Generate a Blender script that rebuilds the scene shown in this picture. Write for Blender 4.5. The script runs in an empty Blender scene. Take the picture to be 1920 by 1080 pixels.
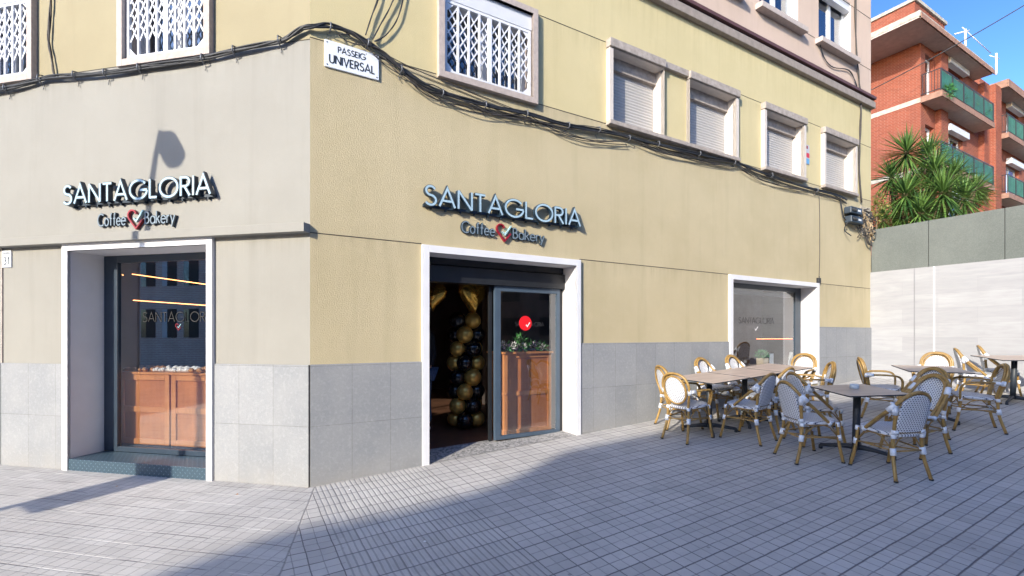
import bpy, math, random
from mathutils import Matrix, Vector
random.seed(7)
R_ = math.radians
S = bpy.context.scene
COL = S.collection

# ------------------------------------------------------------------ camera, sky, sun, exposure
EYE = 1.55
cam = bpy.data.cameras.new("Camera"); camo = bpy.data.objects.new("Camera", cam); COL.objects.link(camo)
camo.location = (0, 0, EYE); camo.rotation_euler = (R_(90), 0, 0)
cam.sensor_width = 36; cam.lens = 886 / 1920 * 36; cam.shift_y = 88 / 1920
cam.clip_start = 0.05; cam.clip_end = 2000
S.camera = camo
SUN_AZ = R_(57.5)          # horizontal direction the light travels
SUN_T = 0.39               # tangent of its elevation
SUN_EL = math.atan(SUN_T)
W = bpy.data.worlds.new("World"); S.world = W; W.use_nodes = True
nt = W.node_tree; nt.nodes.clear()
sky = nt.nodes.new('ShaderNodeTexSky'); sky.sky_type = 'NISHITA'; sky.sun_disc = False
sky.sun_elevation = SUN_EL
# direction TO the sun, measured clockwise from +Y
tx, ty = -math.cos(SUN_AZ), -math.sin(SUN_AZ)
sky.sun_rotation = math.atan2(tx, ty)
sky.air_density = 1.0; sky.dust_density = 1.0; sky.ozone_density = 4.0; sky.altitude = 0
bg = nt.nodes.new('ShaderNodeBackground'); bg.inputs['Strength'].default_value = 0.070
gm = nt.nodes.new('ShaderNodeGamma'); gm.inputs[1].default_value = 1.5
ow = nt.nodes.new('ShaderNodeOutputWorld')
nt.links.new(sky.outputs[0], gm.inputs[0]); nt.links.new(gm.outputs[0], bg.inputs[0]); nt.links.new(bg.outputs[0], ow.inputs[0])
sl = bpy.data.lights.new("sun", 'SUN'); sl.energy = 3.0; sl.angle = R_(0.6); sl.color = (1.0, 0.905, 0.75)
so = bpy.data.objects.new("sun", sl); COL.objects.link(so)
so.rotation_euler = Vector((math.cos(SUN_AZ), math.sin(SUN_AZ), -SUN_T)).to_track_quat('-Z', 'Y').to_euler()
so.location = (-10, -10, 12)
S.view_settings.view_transform = 'Standard'; S.view_settings.look = 'None'
S.view_settings.gamma = 1; S.view_settings.exposure = 1.25

# ------------------------------------------------------------------ frames of reference
CO = Vector((-2.06, 4.82, 0))
RX = Vector((.8654, .5011, 0)); RN = Vector((.5011, -.8654, 0))      # right facade: along, outward
LX = Vector((.979, -.2036, 0)); LN = Vector((-.2036, -.979, 0))      # left facade: along, outward
def frame(o, x, n):
    return Matrix(((x.x, -n.x, 0, o.x), (x.y, -n.y, 0, o.y), (0, 0, 1, o.z), (0, 0, 0, 1)))
FR = frame(CO, RX, RN); FL = frame(CO, LX, LN)
I4 = Matrix.Identity(4)
def tp(X, Y):
    a, b = X - CO.x, Y - CO.y; return a * RX.x + b * RX.y, a * RN.x + b * RN.y
def spl(X, Y):
    a, b = X - CO.x, Y - CO.y; return a * LX.x + b * LX.y, a * LN.x + b * LN.y
def gz(X, Y):
    t, pr = tp(X, Y); s, pl = spl(X, Y)
    return .05 * min(max(t, 0), 16) - .045 * min(max(pr, pl, 0), 9)
def on(F, px, py, d=0.0):        # point of a facade plane (inset d) -> (along, height)
    ox, n = F.col[3].xyz, F.col[1].xyz; x = F.col[0].xyz
    ox = ox + n * d; k = (px - 960) / 886
    t = (k * ox.y - ox.x) / (x.x - k * x.y); Y = ox.y + x.y * t
    return t, EYE - Y * (py - 628) / 886

# ------------------------------------------------------------------ mesh builder
class MB:
    def __init__(s): s.v = []; s.f = []; s.m = []; s.s = []
    def add(s, vs, fs, m=0, sm=False):
        o = len(s.v); s.v += [tuple(v) for v in vs]
        for f in fs: s.f.append(tuple(i + o for i in f)); s.m.append(m); s.s.append(sm)
        return s
    def box(s, x0, x1, y0, y1, z0, z1, m=0):
        vs = [(x, y, z) for z in (z0, z1) for y in (y0, y1) for x in (x0, x1)]
        return s.add(vs, [(0, 2, 3, 1), (4, 5, 7, 6), (0, 1, 5, 4), (2, 6, 7, 3), (0, 4, 6, 2), (1, 3, 7, 5)], m)
    def quad(s, a, b, c, d, m=0): return s.add([a, b, c, d], [(0, 1, 2, 3)], m)
    def tube(s, pts, r, n=8, m=0, closed=False, cap=True):
        pts = [Vector(p) for p in pts]; k = len(pts)
        rs = r if isinstance(r, (list, tuple)) else [r] * k
        ring = []; up = None
        for i, p in enumerate(pts):
            if closed: d = pts[(i + 1) % k] - pts[i - 1]
            else: d = pts[min(i + 1, k - 1)] - pts[max(i - 1, 0)]
            if d.length < 1e-9: d = Vector((0, 0, 1))
            d.normalize()
            if up is None: up = d.orthogonal().normalized()
            else:
                up = up - d * up.dot(d)
                up = up.normalized() if up.length > 1e-6 else d.orthogonal().normalized()
            w = d.cross(up)
            ring.append([p + (up * math.cos(2 * math.pi * j / n) + w * math.sin(2 * math.pi * j / n)) * rs[i] for j in range(n)])
        vs = [q for rg in ring for q in rg]; fs = []
        for i in range(k if closed else k - 1):
            a, b = i * n, ((i + 1) % k) * n
            for j in range(n): fs.append((a + j, a + (j + 1) % n, b + (j + 1) % n, b + j))
        if cap and not closed:
            fs.append(tuple(range(n - 1, -1, -1))); fs.append(tuple((k - 1) * n + j for j in range(n)))
        return s.add(vs, fs, m, True)
    def ell(s, c, r, n=12, k=8, m=0, M=None):
        vs = []; fs = []
        for i in range(k + 1):
            a = math.pi * i / k
            for j in range(n):
                b = 2 * math.pi * j / n
                v = Vector((r[0] * math.sin(a) * math.cos(b), r[1] * math.sin(a) * math.sin(b), r[2] * math.cos(a)))
                if M is not None: v = M @ v
                vs.append(v + Vector(c))
        for i in range(k):
            for j in range(n):
                fs.append((i * n + j, (i + 1) * n + j, (i + 1) * n + (j + 1) % n, i * n + (j + 1) % n))
        return s.add(vs, fs, m, True)
    def prism(s, poly, y0, y1, m=0, ax='y'):
        n = len(poly)
        def P(a, b, c): return (a, c, b) if ax == 'y' else (a, b, c)
        vs = [P(a, b, y0) for a, b in poly] + [P(a, b, y1) for a, b in poly]
        fs = [tuple(range(n)), tuple(range(2 * n - 1, n - 1, -1))]
        fs += [(i, i + n, (i + 1) % n + n, (i + 1) % n) for i in range(n)]
        return s.add(vs, fs, m)
    def ribbon(s, pts, w, y0, y1, m=0, ms=None, closed=False):
        # flat stroke in x,z drawn with width w, from y0 (front) to y1 (back)
        ms = m if ms is None else ms
        k = len(pts); Lp = []; Rp = []
        for i in range(k):
            if closed: a, b, c = pts[i - 1], pts[i], pts[(i + 1) % k]
            else: a, b, c = pts[max(i - 1, 0)], pts[i], pts[min(i + 1, k - 1)]
            d1 = Vector((b[0] - a[0], b[1] - a[1])); d2 = Vector((c[0] - b[0], c[1] - b[1]))
            if d1.length < 1e-9: d1 = d2
            if d2.length < 1e-9: d2 = d1
            d1.normalize(); d2.normalize()
            n1 = Vector((-d1.y, d1.x)); n2 = Vector((-d2.y, d2.x)); nn = n1 + n2
            if nn.length < 1e-6: nn = n1
            nn.normalize(); q = w / 2 / max(nn.dot(n1), .42)
            Lp.append((b[0] + nn.x * q, b[1] + nn.y * q)); Rp.append((b[0] - nn.x * q, b[1] - nn.y * q))
        rng = range(k if closed else k - 1)
        for i in rng:
            j = (i + 1) % k
            A, B, C, D = Lp[i], Lp[j], Rp[j], Rp[i]
            s.add([(A[0], y0, A[1]), (B[0], y0, B[1]), (C[0], y0, C[1]), (D[0], y0, D[1])], [(0, 1, 2, 3)], m)
            s.add([(A[0], y0, A[1]), (A[0], y1, A[1]), (B[0], y1, B[1]), (B[0], y0, B[1])], [(0, 1, 2, 3)], ms)
            s.add([(D[0], y0, D[1]), (C[0], y0, C[1]), (C[0], y1, C[1]), (D[0], y1, D[1])], [(0, 1, 2, 3)], ms)
        if not closed:
            for i in (0, k - 1):
                A, D = Lp[i], Rp[i]
                s.add([(A[0], y0, A[1]), (D[0], y0, D[1]), (D[0], y1, D[1]), (A[0], y1, A[1])], [(0, 1, 2, 3)], ms)
        return s
    def grid(s, fn, nu, nv, m=0, sm=True):
        vs = [fn(i / nu, j / nv) for j in range(nv + 1) for i in range(nu + 1)]
        fs = [(j * (nu + 1) + i, j * (nu + 1) + i + 1, (j + 1) * (nu + 1) + i + 1, (j + 1) * (nu + 1) + i) for j in range(nv) for i in range(nu)]
        return s.add(vs, fs, m, sm)
    def build(s, name, mats, parent=None, M=I4, bevel=0, solid=0):
        me = bpy.data.meshes.new(name); me.from_pydata(s.v, [], s.f)
        if not isinstance(mats, (list, tuple)): mats = [mats]
        for q in mats: me.materials.append(q)
        for p, a, b in zip(me.polygons, s.m, s.s): p.material_index = a; p.use_smooth = b
        me.update()
        o = bpy.data.objects.new(name, me); COL.objects.link(o)
        place(o, M, parent)
        if solid:
            q = o.modifiers.new("s", 'SOLIDIFY'); q.thickness = solid; q.offset = 0
        if bevel:
            q = o.modifiers.new("b", 'BEVEL'); q.width = bevel; q.segments = 2; q.limit_method = 'ANGLE'
        return o
WM = {}
def place(o, M, parent=None):
    WM[o.name] = M.copy()
    if parent is not None:
        o.parent = parent; o.matrix_basis = WM[parent.name].inverted() @ M
    else: o.matrix_basis = M
def tag(o, label, cat, group=None, kind=None):
    if label: o['label'] = label
    if cat: o['category'] = cat
    if group: o['group'] = group
    if kind: o['kind'] = kind
    return o
def thing(name, label, cat, M=I4, group=None):
    o = bpy.data.objects.new(name, None); COL.objects.link(o); o.empty_display_size = .2
    place(o, M); return tag(o, label, cat, group)
def T(x, y, z, a=0): return Matrix.Translation((x, y, z)) @ Matrix.Rotation(a, 4, 'Z')
def cat_rom(P, n=6, closed=False):
    P = [Vector(p) for p in P]; out = []; k = len(P)
    for i in range(k if closed else k - 1):
        if closed: a, b, c, d = P[i - 1], P[i], P[(i + 1) % k], P[(i + 2) % k]
        else: a, b, c, d = P[max(i - 1, 0)], P[i], P[i + 1], P[min(i + 2, k - 1)]
        for j in range(n):
            t = j / n
            out.append(.5 * ((2 * b) + (c - a) * t + (2 * a - 5 * b + 4 * c - d) * t * t + (3 * b - a - 3 * c + d) * t ** 3))
    if not closed: out.append(P[-1])
    return out

# ------------------------------------------------------------------ materials
class NT:
    def __init__(s, name):
        s.mat = bpy.data.materials.new(name); s.mat.use_nodes = True; s.t = s.mat.node_tree
        s.b = s.t.nodes['Principled BSDF']; s.tc = s.t.nodes.new('ShaderNodeTexCoord'); s.obj = s.tc.outputs['Object']
        s.sep = None
    def n(s, ty, **kw):
        q = s.t.nodes.new(ty)
        for k, v in kw.items():
            if k.startswith('i_'):
                key = k[2:].replace('_', ' '); s.set(q.inputs[int(key) if key.isdigit() else key], v)
            else: setattr(q, k, v)
        return q
    def set(s, inp, v):
        if isinstance(v, bpy.types.NodeSocket): s.t.links.new(v, inp)
        elif isinstance(v, (tuple, list)) and len(v) == 3 and inp.type == 'RGBA': inp.default_value = (*v, 1)
        else: inp.default_value = v
    def M(s, op, a, b=0.0, c=0.0):
        q = s.n('ShaderNodeMath', operation=op); s.set(q.inputs[0], a); s.set(q.inputs[1], b); s.set(q.inputs[2], c); return q.outputs[0]
    def xyz(s, v=None):
        q = s.n('ShaderNodeSeparateXYZ'); s.set(q.inputs[0], v or s.obj); return q.outputs
    def comb(s, x, y, z=0.0):
        q = s.n('ShaderNodeCombineXYZ'); s.set(q.inputs[0], x); s.set(q.inputs[1], y); s.set(q.inputs[2], z); return q.outputs[0]
    def noise(s, sc, det=3, rough=.5, v=None, dist=0):
        q = s.n('ShaderNodeTexNoise'); s.set(q.inputs['Vector'], v or s.obj); q.inputs['Scale'].default_value = sc
        q.inputs['Detail'].default_value = det; q.inputs['Roughness'].default_value = rough; q.inputs['Distortion'].default_value = dist
        return q.outputs[0]
    def ramp(s, f, lo, hi, a=0.0, b=1.0):
        q = s.n('ShaderNodeMapRange', clamp=True); s.set(q.inputs[0], f); s.set(q.inputs[1], lo); s.set(q.inputs[2], hi); s.set(q.inputs[3], a); s.set(q.inputs[4], b)
        return q.outputs[0]
    def mix(s, f, a, b, mode='MIX'):
        q = s.n('ShaderNodeMix', data_type='RGBA', blend_type=mode); s.set(q.inputs[0], f); s.set(q.inputs[6], a); s.set(q.inputs[7], b); return q.outputs[2]
    def stretch(s, v, sc):
        q = s.n('ShaderNodeMapping'); s.set(q.inputs[0], v or s.obj); q.inputs['Scale'].default_value = sc; return q.outputs[0]
    def bump(s, hgt, st=.3, d=.01):
        q = s.n('ShaderNodeBump'); q.inputs['Strength'].default_value = st; q.inputs['Distance'].default_value = d; s.set(q.inputs['Height'], hgt)
        s.t.links.new(q.outputs[0], s.b.inputs['Normal']); return q
    def out(s, col=None, rough=None, metal=None, spec=None):
        if col is not None: s.set(s.b.inputs['Base Color'], col)
        if rough is not None: s.set(s.b.inputs['Roughness'], rough)
        if metal is not None: s.set(s.b.inputs['Metallic'], metal)
        if spec is not None: s.set(s.b.inputs['Specular IOR Level'], spec)
        return s.mat
def simple(name, c, rough=.6, metal=0., var=.12, sc=6., bump=0., bsc=80., spec=.5):
    s = NT(name); n = s.noise(sc, 4)
    k = s.ramp(n, .3, .7)
    col = s.mix(k, tuple(x * (1 - var) for x in c), tuple(min(1, x * (1 + var)) for x in c))
    if bump: s.bump(s.noise(bsc, 3), bump, .004)
    return s.out(col, rough, metal, spec)
def emit(name, c, st):
    s = NT(name); s.b.inputs['Emission Color'].default_value = (*c, 1); s.b.inputs['Emission Strength'].default_value = st
    return s.out(c, .5)
def stucco(name, c1, c2, grain=.5, streak=.10, stains=()):
    s = NT(name)
    a = s.noise(.7, 5, .6); b = s.noise(1.0, 4, .65, s.stretch(None, (4, 4, .3))); st = s.noise(2.3, 5, .7)
    fine = s.noise(190, 3, .65); mid = s.noise(85, 3, .6)
    col = s.mix(s.ramp(a, .32, .68), c1, c2)
    col = s.mix(s.ramp(b, .52, .8, 0, streak * 3), col, tuple(x * .72 for x in c1))
    col = s.mix(s.ramp(st, .5, .75, 0, streak * 2.2), col, tuple(min(1, x * 1.12) for x in c2))
    col = s.mix(s.ramp(fine, .35, .7, .0, .16), col, tuple(x * .6 for x in c1))
    zz = s.xyz()[2]; drip = s.noise(1.0, 5, .7, s.stretch(None, (11, 11, .5)))
    for zt, ln in stains:
        k = s.M('MULTIPLY', s.ramp(zz, zt - ln, zt, 0, 1), s.M('LESS_THAN', zz, zt))
        col = s.mix(s.M('MULTIPLY', s.M('MULTIPLY', k, k), s.ramp(drip, .42, .72, 0, .34)), col, tuple(x * .45 for x in c1))
    h = s.M('ADD', s.M('MULTIPLY', fine, .6), mid)
    s.bump(h, grain, .006)
    return s.out(col, .9, spec=.2)
M_ = {}
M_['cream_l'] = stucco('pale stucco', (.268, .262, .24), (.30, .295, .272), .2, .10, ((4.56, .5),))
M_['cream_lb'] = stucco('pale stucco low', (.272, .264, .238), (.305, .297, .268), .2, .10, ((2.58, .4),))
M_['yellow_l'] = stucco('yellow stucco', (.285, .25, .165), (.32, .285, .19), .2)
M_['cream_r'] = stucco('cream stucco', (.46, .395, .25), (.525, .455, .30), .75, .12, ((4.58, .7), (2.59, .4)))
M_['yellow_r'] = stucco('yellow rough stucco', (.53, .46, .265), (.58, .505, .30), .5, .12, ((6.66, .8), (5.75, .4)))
M_['pink'] = stucco('pink stucco', (.50, .39, .32), (.55, .43, .355), .3, .12, ((7.55, .5), (8.7, .4)))
M_['trimwhite'] = simple('white trim paint', (.68, .69, .72), .6, var=.04, bump=.05)
M_['reveal'] = simple('reveal plaster', (.62, .61, .62), .75, var=.05, sc=3, bump=.1)
M_['stone'] = simple('window stone', (.42, .36, .33), .8, var=.10, sc=20, bump=.3, bsc=120)
M_['sillgrey'] = simple('sill stone', (.34, .30, .27), .85, var=.2, sc=14, bump=.4, bsc=90)
M_['metalwhite'] = simple('white enamel metal', (.68, .70, .74), .35, var=.03)
M_['alu'] = simple('white aluminium', (.60, .62, .66), .35, var=.04)
M_['dark'] = simple('dark joint', (.05, .045, .04), .9)
M_['rail'] = simple('black metal', (.02, .022, .026), .45, var=.2)
M_['frame'] = simple('blue grey shop frame', (.025, .042, .065), .35, var=.1, spec=.6)
M_['frame2'] = simple('slate door frame', (.06, .09, .13), .35, var=.08)
M_['darkbeam'] = simple('dark beam', (.016, .018, .022), .4, var=.2)
M_['slate'] = simple('stringcourse stone', (.27, .23, .20), .8, var=.15, sc=10, bump=.3)
M_['maroon'] = simple('maroon flashing', (.10, .045, .045), .6)
M_['cable'] = simple('black cable', (.022, .024, .028), .55, var=.3, sc=30)
M_['cable2'] = simple('weathered cable', (.05, .045, .042), .7, var=.3, sc=30)
M_['clip'] = simple('galvanised clip', (.14, .15, .17), .5, metal=.5)

def glass(name, tint=(.55, .62, .66), refl=.16, f0=0.0):
    m = bpy.data.materials.new(name); m.use_nodes = True; t = m.node_tree; t.nodes.clear()
    o = t.nodes.new('ShaderNodeOutputMaterial'); mx = t.nodes.new('ShaderNodeMixShader')
    tr = t.nodes.new('ShaderNodeBsdfTransparent'); tr.inputs[0].default_value = (*tint, 1)
    gl = t.nodes.new('ShaderNodeBsdfGlossy'); gl.inputs['Roughness'].default_value = .0
    gl.inputs['Color'].default_value = (.95, .97, 1, 1)
    lw = t.nodes.new('ShaderNodeFresnel'); lw.inputs['IOR'].default_value = 1.5
    ma = t.nodes.new('ShaderNodeMath'); ma.operation = 'MULTIPLY_ADD'; ma.inputs[1].default_value = 1.6; ma.inputs[2].default_value = refl - .06
    t.links.new(lw.outputs[0], ma.inputs[0])
    ge = t.nodes.new('ShaderNodeNewGeometry'); s1 = t.nodes.new('ShaderNodeMath'); s1.operation = 'SUBTRACT'; s1.inputs[0].default_value = 1; t.links.new(ge.outputs['Backfacing'], s1.inputs[1])
    s2 = t.nodes.new('ShaderNodeMath'); s2.operation = 'MULTIPLY'; s2.use_clamp = True; t.links.new(ma.outputs[0], s2.inputs[0]); t.links.new(s1.outputs[0], s2.inputs[1]); t.links.new(s2.outputs[0], mx.inputs[0])
    t.links.new(tr.outputs[0], mx.inputs[1]); t.links.new(gl.outputs[0], mx.inputs[2]); t.links.new(mx.outputs[0], o.inputs[0])
    return m
M_['glass'] = glass('shop glass', (.90, .92, .93), .17)
M_['glass_left'] = glass('bakery window glass', (.90, .92, .93), .24)
M_['winglass'] = glass('window glass', (.5, .56, .62), .20)

def granite():
    s = NT('granite cladding'); x = s.xyz()
    v = s.comb(x[0], x[2], 0.0)
    def brick(c1, c2, mort):
        q = s.n('ShaderNodeTexBrick', offset=0.0, squash=1.0); s.set(q.inputs['Vector'], v)
        q.inputs['Color1'].default_value = (*c1, 1); q.inputs['Color2'].default_value = (*c2, 1); q.inputs['Mortar'].default_value = (*mort, 1)
        q.inputs['Scale'].default_value = 1; q.inputs['Mortar Size'].default_value = .0022; q.inputs['Mortar Smooth'].default_value = .3
        q.inputs['Brick Width'].default_value = .41; q.inputs['Row Height'].default_value = .615; q.inputs['Bias'].default_value = -.1
        return q
    q = brick((.255, .268, .282), (.30, .312, .325), (.13, .13, .13))
    fine = s.noise(170, 2, .7); med = s.noise(30, 3, .6); big = s.noise(2.2, 4, .6)
    col = s.mix(s.ramp(fine, .42, .66, 0, .5), q.outputs[0], (.17, .18, .20))
    col = s.mix(s.ramp(med, .5, .75, 0, .22), col, (.48, .49, .50))
    col = s.mix(s.ramp(big, .42, .75, 0, .4), col, (.36, .36, .36))
    low = s.ramp(x[2], .0, .28, .75, 0)
    col = s.mix(s.M('MULTIPLY', low, s.noise(6, 4)), col, (.30, .285, .26))
    b = s.n('ShaderNodeBump'); s.bump(s.M('ADD', s.M('MULTIPLY', q.outputs[1], -1.0), s.M('MULTIPLY', fine, .12)), .3, .006)
    return s.out(col, .75, spec=.3)
M_['granite'] = granite()

def paving():
    s = NT('panot paving')
    x = s.xyz()
    def dot(ox, oy, ax, ay):
        return s.M('ADD', s.M('MULTIPLY', s.M('SUBTRACT', x[0], ox), ax), s.M('MULTIPLY', s.M('SUBTRACT', x[1], oy), ay))
    t = dot(CO.x, CO.y, RX.x, RX.y); p = dot(CO.x, CO.y, RN.x, RN.y)
    u = dot(CO.x, CO.y, LX.x, LX.y); v = dot(CO.x, CO.y, LN.x, LN.y)
    side = dot(CO.x + .05, CO.y, .965, .262)        # <0 : paving laid with the left facade
    wob = s.M('ADD', s.M('MULTIPLY', s.M('SUBTRACT', s.noise(3.5, 3), .5), .014), s.M('MULTIPLY', s.M('SUBTRACT', s.noise(38, 2), .5), .005))
    def line(c, per, w, off=0.0):
        a = s.M('FRACT', s.M('ADD', s.M('DIVIDE', s.M('ADD', c, wob), per), off + 100.0))
        d = s.M('MULTIPLY', s.M('MINIMUM', a, s.M('SUBTRACT', 1.0, a)), per)
        return s.ramp(d, w * .35, w, 1.0, 0.0)
    # right paving: squares inside larger slabs
    fine = s.M('MAXIMUM', s.M('MULTIPLY', line(t, .10, .005), .85), line(p, .10, .006))
    joint = s.M('MAXIMUM', line(t, .20, .0055), line(p, .20, .0085))
    # left paving
    finel = s.M('MAXIMUM', line(u, .10, .0055), s.M('MULTIPLY', line(v, .10, .0045), .6))
    jointl = line(v, .20, .007, .3)
    # tactile ribs near the corner
    rib = s.M('MULTIPLY', line(t, .048, .010), .75)
    ribj = s.M('MAXIMUM', line(p, .2, .009), s.M('MULTIPLY', line(t, .192, .006), .6))
    intac = s.M('MULTIPLY', s.M('GREATER_THAN', t, .03), s.M('LESS_THAN', t, 1.19))
    isl = s.M('LESS_THAN', side, 0.0)
    def sel(m, a, b): return s.M('ADD', s.M('MULTIPLY', m, a), s.M('MULTIPLY', s.M('SUBTRACT', 1.0, m), b))
    F = sel(isl, finel, sel(intac, rib, fine)); J = sel(isl, jointl, sel(intac, ribj, joint))
    seam = s.ramp(s.M('ABSOLUTE', s.M('ADD', side, wob)), .003, .010, 1.0, 0.0)
    # per tile tone
    def cell(a, b, per): 
        w = s.n('ShaderNodeTexWhiteNoise', noise_dimensions='2D')
        s.set(w.inputs[0], s.comb(s.M('FLOOR', s.M('DIVIDE', a, per)), s.M('FLOOR', s.M('DIVIDE', b, per)))); return w.outputs[0]
    tone = sel(isl, cell(u, v, .20), cell(t, p, .20))
    tone2 = sel(isl, cell(u, v, .10), cell(t, p, .10))
    big = s.noise(.55, 5, .6); med = s.noise(5, 5, .65); grain = s.noise(240, 2, .7); g2 = s.noise(60, 3, .6)
    col = s.mix(s.ramp(tone, 0, 1, 0, 1), (.42, .405, .385), (.58, .565, .54))
    col = s.mix(s.ramp(tone2, 0, 1, 0, .55), col, (.60, .575, .545))
    col = s.mix(s.ramp(big, .35, .7, 0, .7), col, (.40, .385, .37))
    col = s.mix(s.ramp(s.noise(1.6, 6, .7), .52, .72, 0, .5), col, (.33, .32, .31))
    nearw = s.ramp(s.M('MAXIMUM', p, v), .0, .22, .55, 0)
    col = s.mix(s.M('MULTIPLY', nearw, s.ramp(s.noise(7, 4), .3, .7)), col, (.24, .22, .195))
    col = s.mix(s.ramp(med, .5, .75, 0, .35), col, (.60, .58, .565))
    col = s.mix(s.ramp(grain, .35, .7, 0, .35), col, (.35, .345, .34))
    # gum and spots
    vo = s.n('ShaderNodeTexVoronoi'); s.set(vo.inputs['Vector'], s.obj); vo.inputs['Scale'].default_value = 4.2
    sp = s.M('MULTIPLY', s.ramp(vo.outputs['Distance'], .05, .08, 1, 0), s.M('GREATER_THAN', s.noise(3.1, 1), .50))
    col = s.mix(s.M('MULTIPLY', sp, .45), col, (.12, .12, .12))
    vo2 = s.n('ShaderNodeTexVoronoi'); s.set(vo2.inputs['Vector'], s.obj); vo2.inputs['Scale'].default_value = 5.3
    sp2 = s.M('MULTIPLY', s.ramp(vo2.outputs['Distance'], .02, .04, 1, 0), s.M('GREATER_THAN', s.noise(2.3, 1), .58))
    col = s.mix(s.M('MULTIPLY', sp2, .8), col, (.72, .70, .68))
    jn = s.ramp(s.noise(1.3, 4, .6), .3, .62)
    dirt = s.mix(s.M('MULTIPLY', s.ramp(s.noise(2.1, 3), .46, .6), isl), (.14, .135, .14), (.68, .66, .62))
    col = s.mix(s.M('MULTIPLY', F, s.ramp(jn, 0, 1, .35, .75)), col, (.17, .165, .17))
    col = s.mix(s.M('MULTIPLY', J, .85), col, dirt)
    col = s.mix(s.M('MULTIPLY', seam, .5), col, (.14, .135, .13))
    groove = s.M('MAXIMUM', s.M('MAXIMUM', F, J), seam)
    h = s.M('ADD', s.M('MULTIPLY', groove, -1.0), s.M('ADD', s.M('MULTIPLY', grain, .05), s.M('MULTIPLY', g2, .12)))
    s.bump(h, .55, .006)
    return s.out(col, .82, spec=.3)
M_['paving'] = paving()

def bricks(name, c1, c2, mort, bw=.26, bh=.068, ms=.008, horiz='x', sheen=.25):
    s = NT(name); x = s.xyz()
    g = s.M('ADD', x[0], x[1])
    q = s.n('ShaderNodeTexBrick', offset=.5); s.set(q.inputs['Vector'], s.comb(g, x[2], 0.0))
    q.inputs['Color1'].default_value = (*c1, 1); q.inputs['Color2'].default_value = (*c2, 1); q.inputs['Mortar'].default_value = (*mort, 1)
    q.inputs['Scale'].default_value = 1; q.inputs['Mortar Size'].default_value = ms; q.inputs['Brick Width'].default_value = bw; q.inputs['Row Height'].default_value = bh
    col = s.mix(s.ramp(s.noise(1.2, 5, .6), .35, .7, 0, .5), q.outputs[0], tuple(a * .75 for a in c1))
    col = s.mix(s.ramp(s.noise(9, 3, .6), .5, .75, 0, .3), col, tuple(min(1, a * 1.25) for a in c2))
    s.bump(s.M('MULTIPLY', q.outputs[1], -1.0), .5, .01)
    return s.out(col, .85, spec=.2)
M_['brick'] = bricks('red brick', (.27, .075, .045), (.19, .05, .032), (.29, .16, .12))
M_['brickpale'] = bricks('pale striped brick', (.75, .50, .42), (.66, .42, .36), (.85, .74, .68), .5, .10, .03)

def tilewall():
    s = NT('pale travertine tile'); x = s.xyz()
    v = s.comb(x[0], x[2], 0.0)
    q = s.n('ShaderNodeTexBrick', offset=.5); s.set(q.inputs['Vector'], v)
    q.inputs['Color1'].default_value = (.30, .305, .32, 1); q.inputs['Color2'].default_value = (.35, .355, .37, 1); q.inputs['Mortar'].default_value = (.28, .28, .29, 1)
    q.inputs['Scale'].default_value = 1; q.inputs['Mortar Size'].default_value = .002; q.inputs['Brick Width'].default_value = 1.2; q.inputs['Row Height'].default_value = .3
    st = s.noise(1.0, 5, .65, s.stretch(v, (2.6, 15, 1)))
    st2 = s.noise(1.0, 4, .6, s.stretch(v, (.8, 5, 1)), .6)
    col = s.mix(s.ramp(st, .42, .66, 0, .38), q.outputs[0], (.25, .25, .265))
    col = s.mix(s.ramp(st2, .5, .7, 0, .5), col, (.40, .405, .42))
    s.bump(s.M('MULTIPLY', q.outputs[1], -1.0), .2, .003)
    return s.out(col, .55, spec=.4)
M_['tile'] = tilewall()
def concrete():
    s = NT('board marked concrete'); x = s.xyz()
    v = s.comb(x[0], x[2], 0.0)
    a = s.noise(1.1, 5, .65, v); b = s.noise(1, 4, .6, s.stretch(v, (9, .8, 1))); c = s.noise(70, 3, .6)
    col = s.mix(s.ramp(a, .35, .7), (.115, .13, .122), (.15, .165, .155))
    col = s.mix(s.ramp(b, .5, .75, 0, .4), col, (.12, .13, .12))
    col = s.mix(s.ramp(c, .4, .7, 0, .3), col, (.24, .25, .235))
    s.bump(c, .3, .004)
    return s.out(col, .9, spec=.2)
M_['concrete'] = concrete()

def shutter(name, c):
    s = NT(name); x = s.xyz()
    a = s.M('FRACT', s.M('DIVIDE', x[2], .045))
    h = s.M('ABSOLUTE', s.M('SUBTRACT', a, .5))
    col = s.mix(s.ramp(h, .40, .5), c, tuple(q * .45 for q in c))
    col = s.mix(s.ramp(s.noise(2.5, 4), .4, .7, 0, .25), col, tuple(q * .8 for q in c))
    s.bump(s.M('MULTIPLY', h, -1.0), .8, .02)
    return s.out(col, .5, spec=.4)
M_['shutter'] = shutter('roller shutter', (.46, .445, .43))

def wood(name, c1, c2, axis=2, rough=.4, sc=1.0):
    s = NT(name); sc3 = [26 * sc] * 3; sc3[axis] = 2.0 * sc
    a = s.noise(1, 5, .6, s.stretch(None, tuple(sc3)), .4); b = s.noise(3.0 * sc, 3, .6)
    col = s.mix(s.ramp(a, .3, .7), c1, c2); col = s.mix(s.ramp(b, .45, .75, 0, .45), col, tuple(min(1, q * 1.35) for q in c2))
    s.bump(a, .15, .002)
    return s.out(col, rough, spec=.4)
M_['wood'] = wood('orange stained wood', (.40, .135, .04), (.52, .19, .06))
M_['woodframe'] = wood('orange stained rail', (.50, .19, .06), (.62, .26, .09))
M_['tabletop'] = wood('brown laminate top', (.40, .315, .265), (.52, .42, .35), 0, .4, .6)
M_['iron'] = simple('black cast iron', (.025, .033, .045), .5, var=.2, bump=.2)

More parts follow.
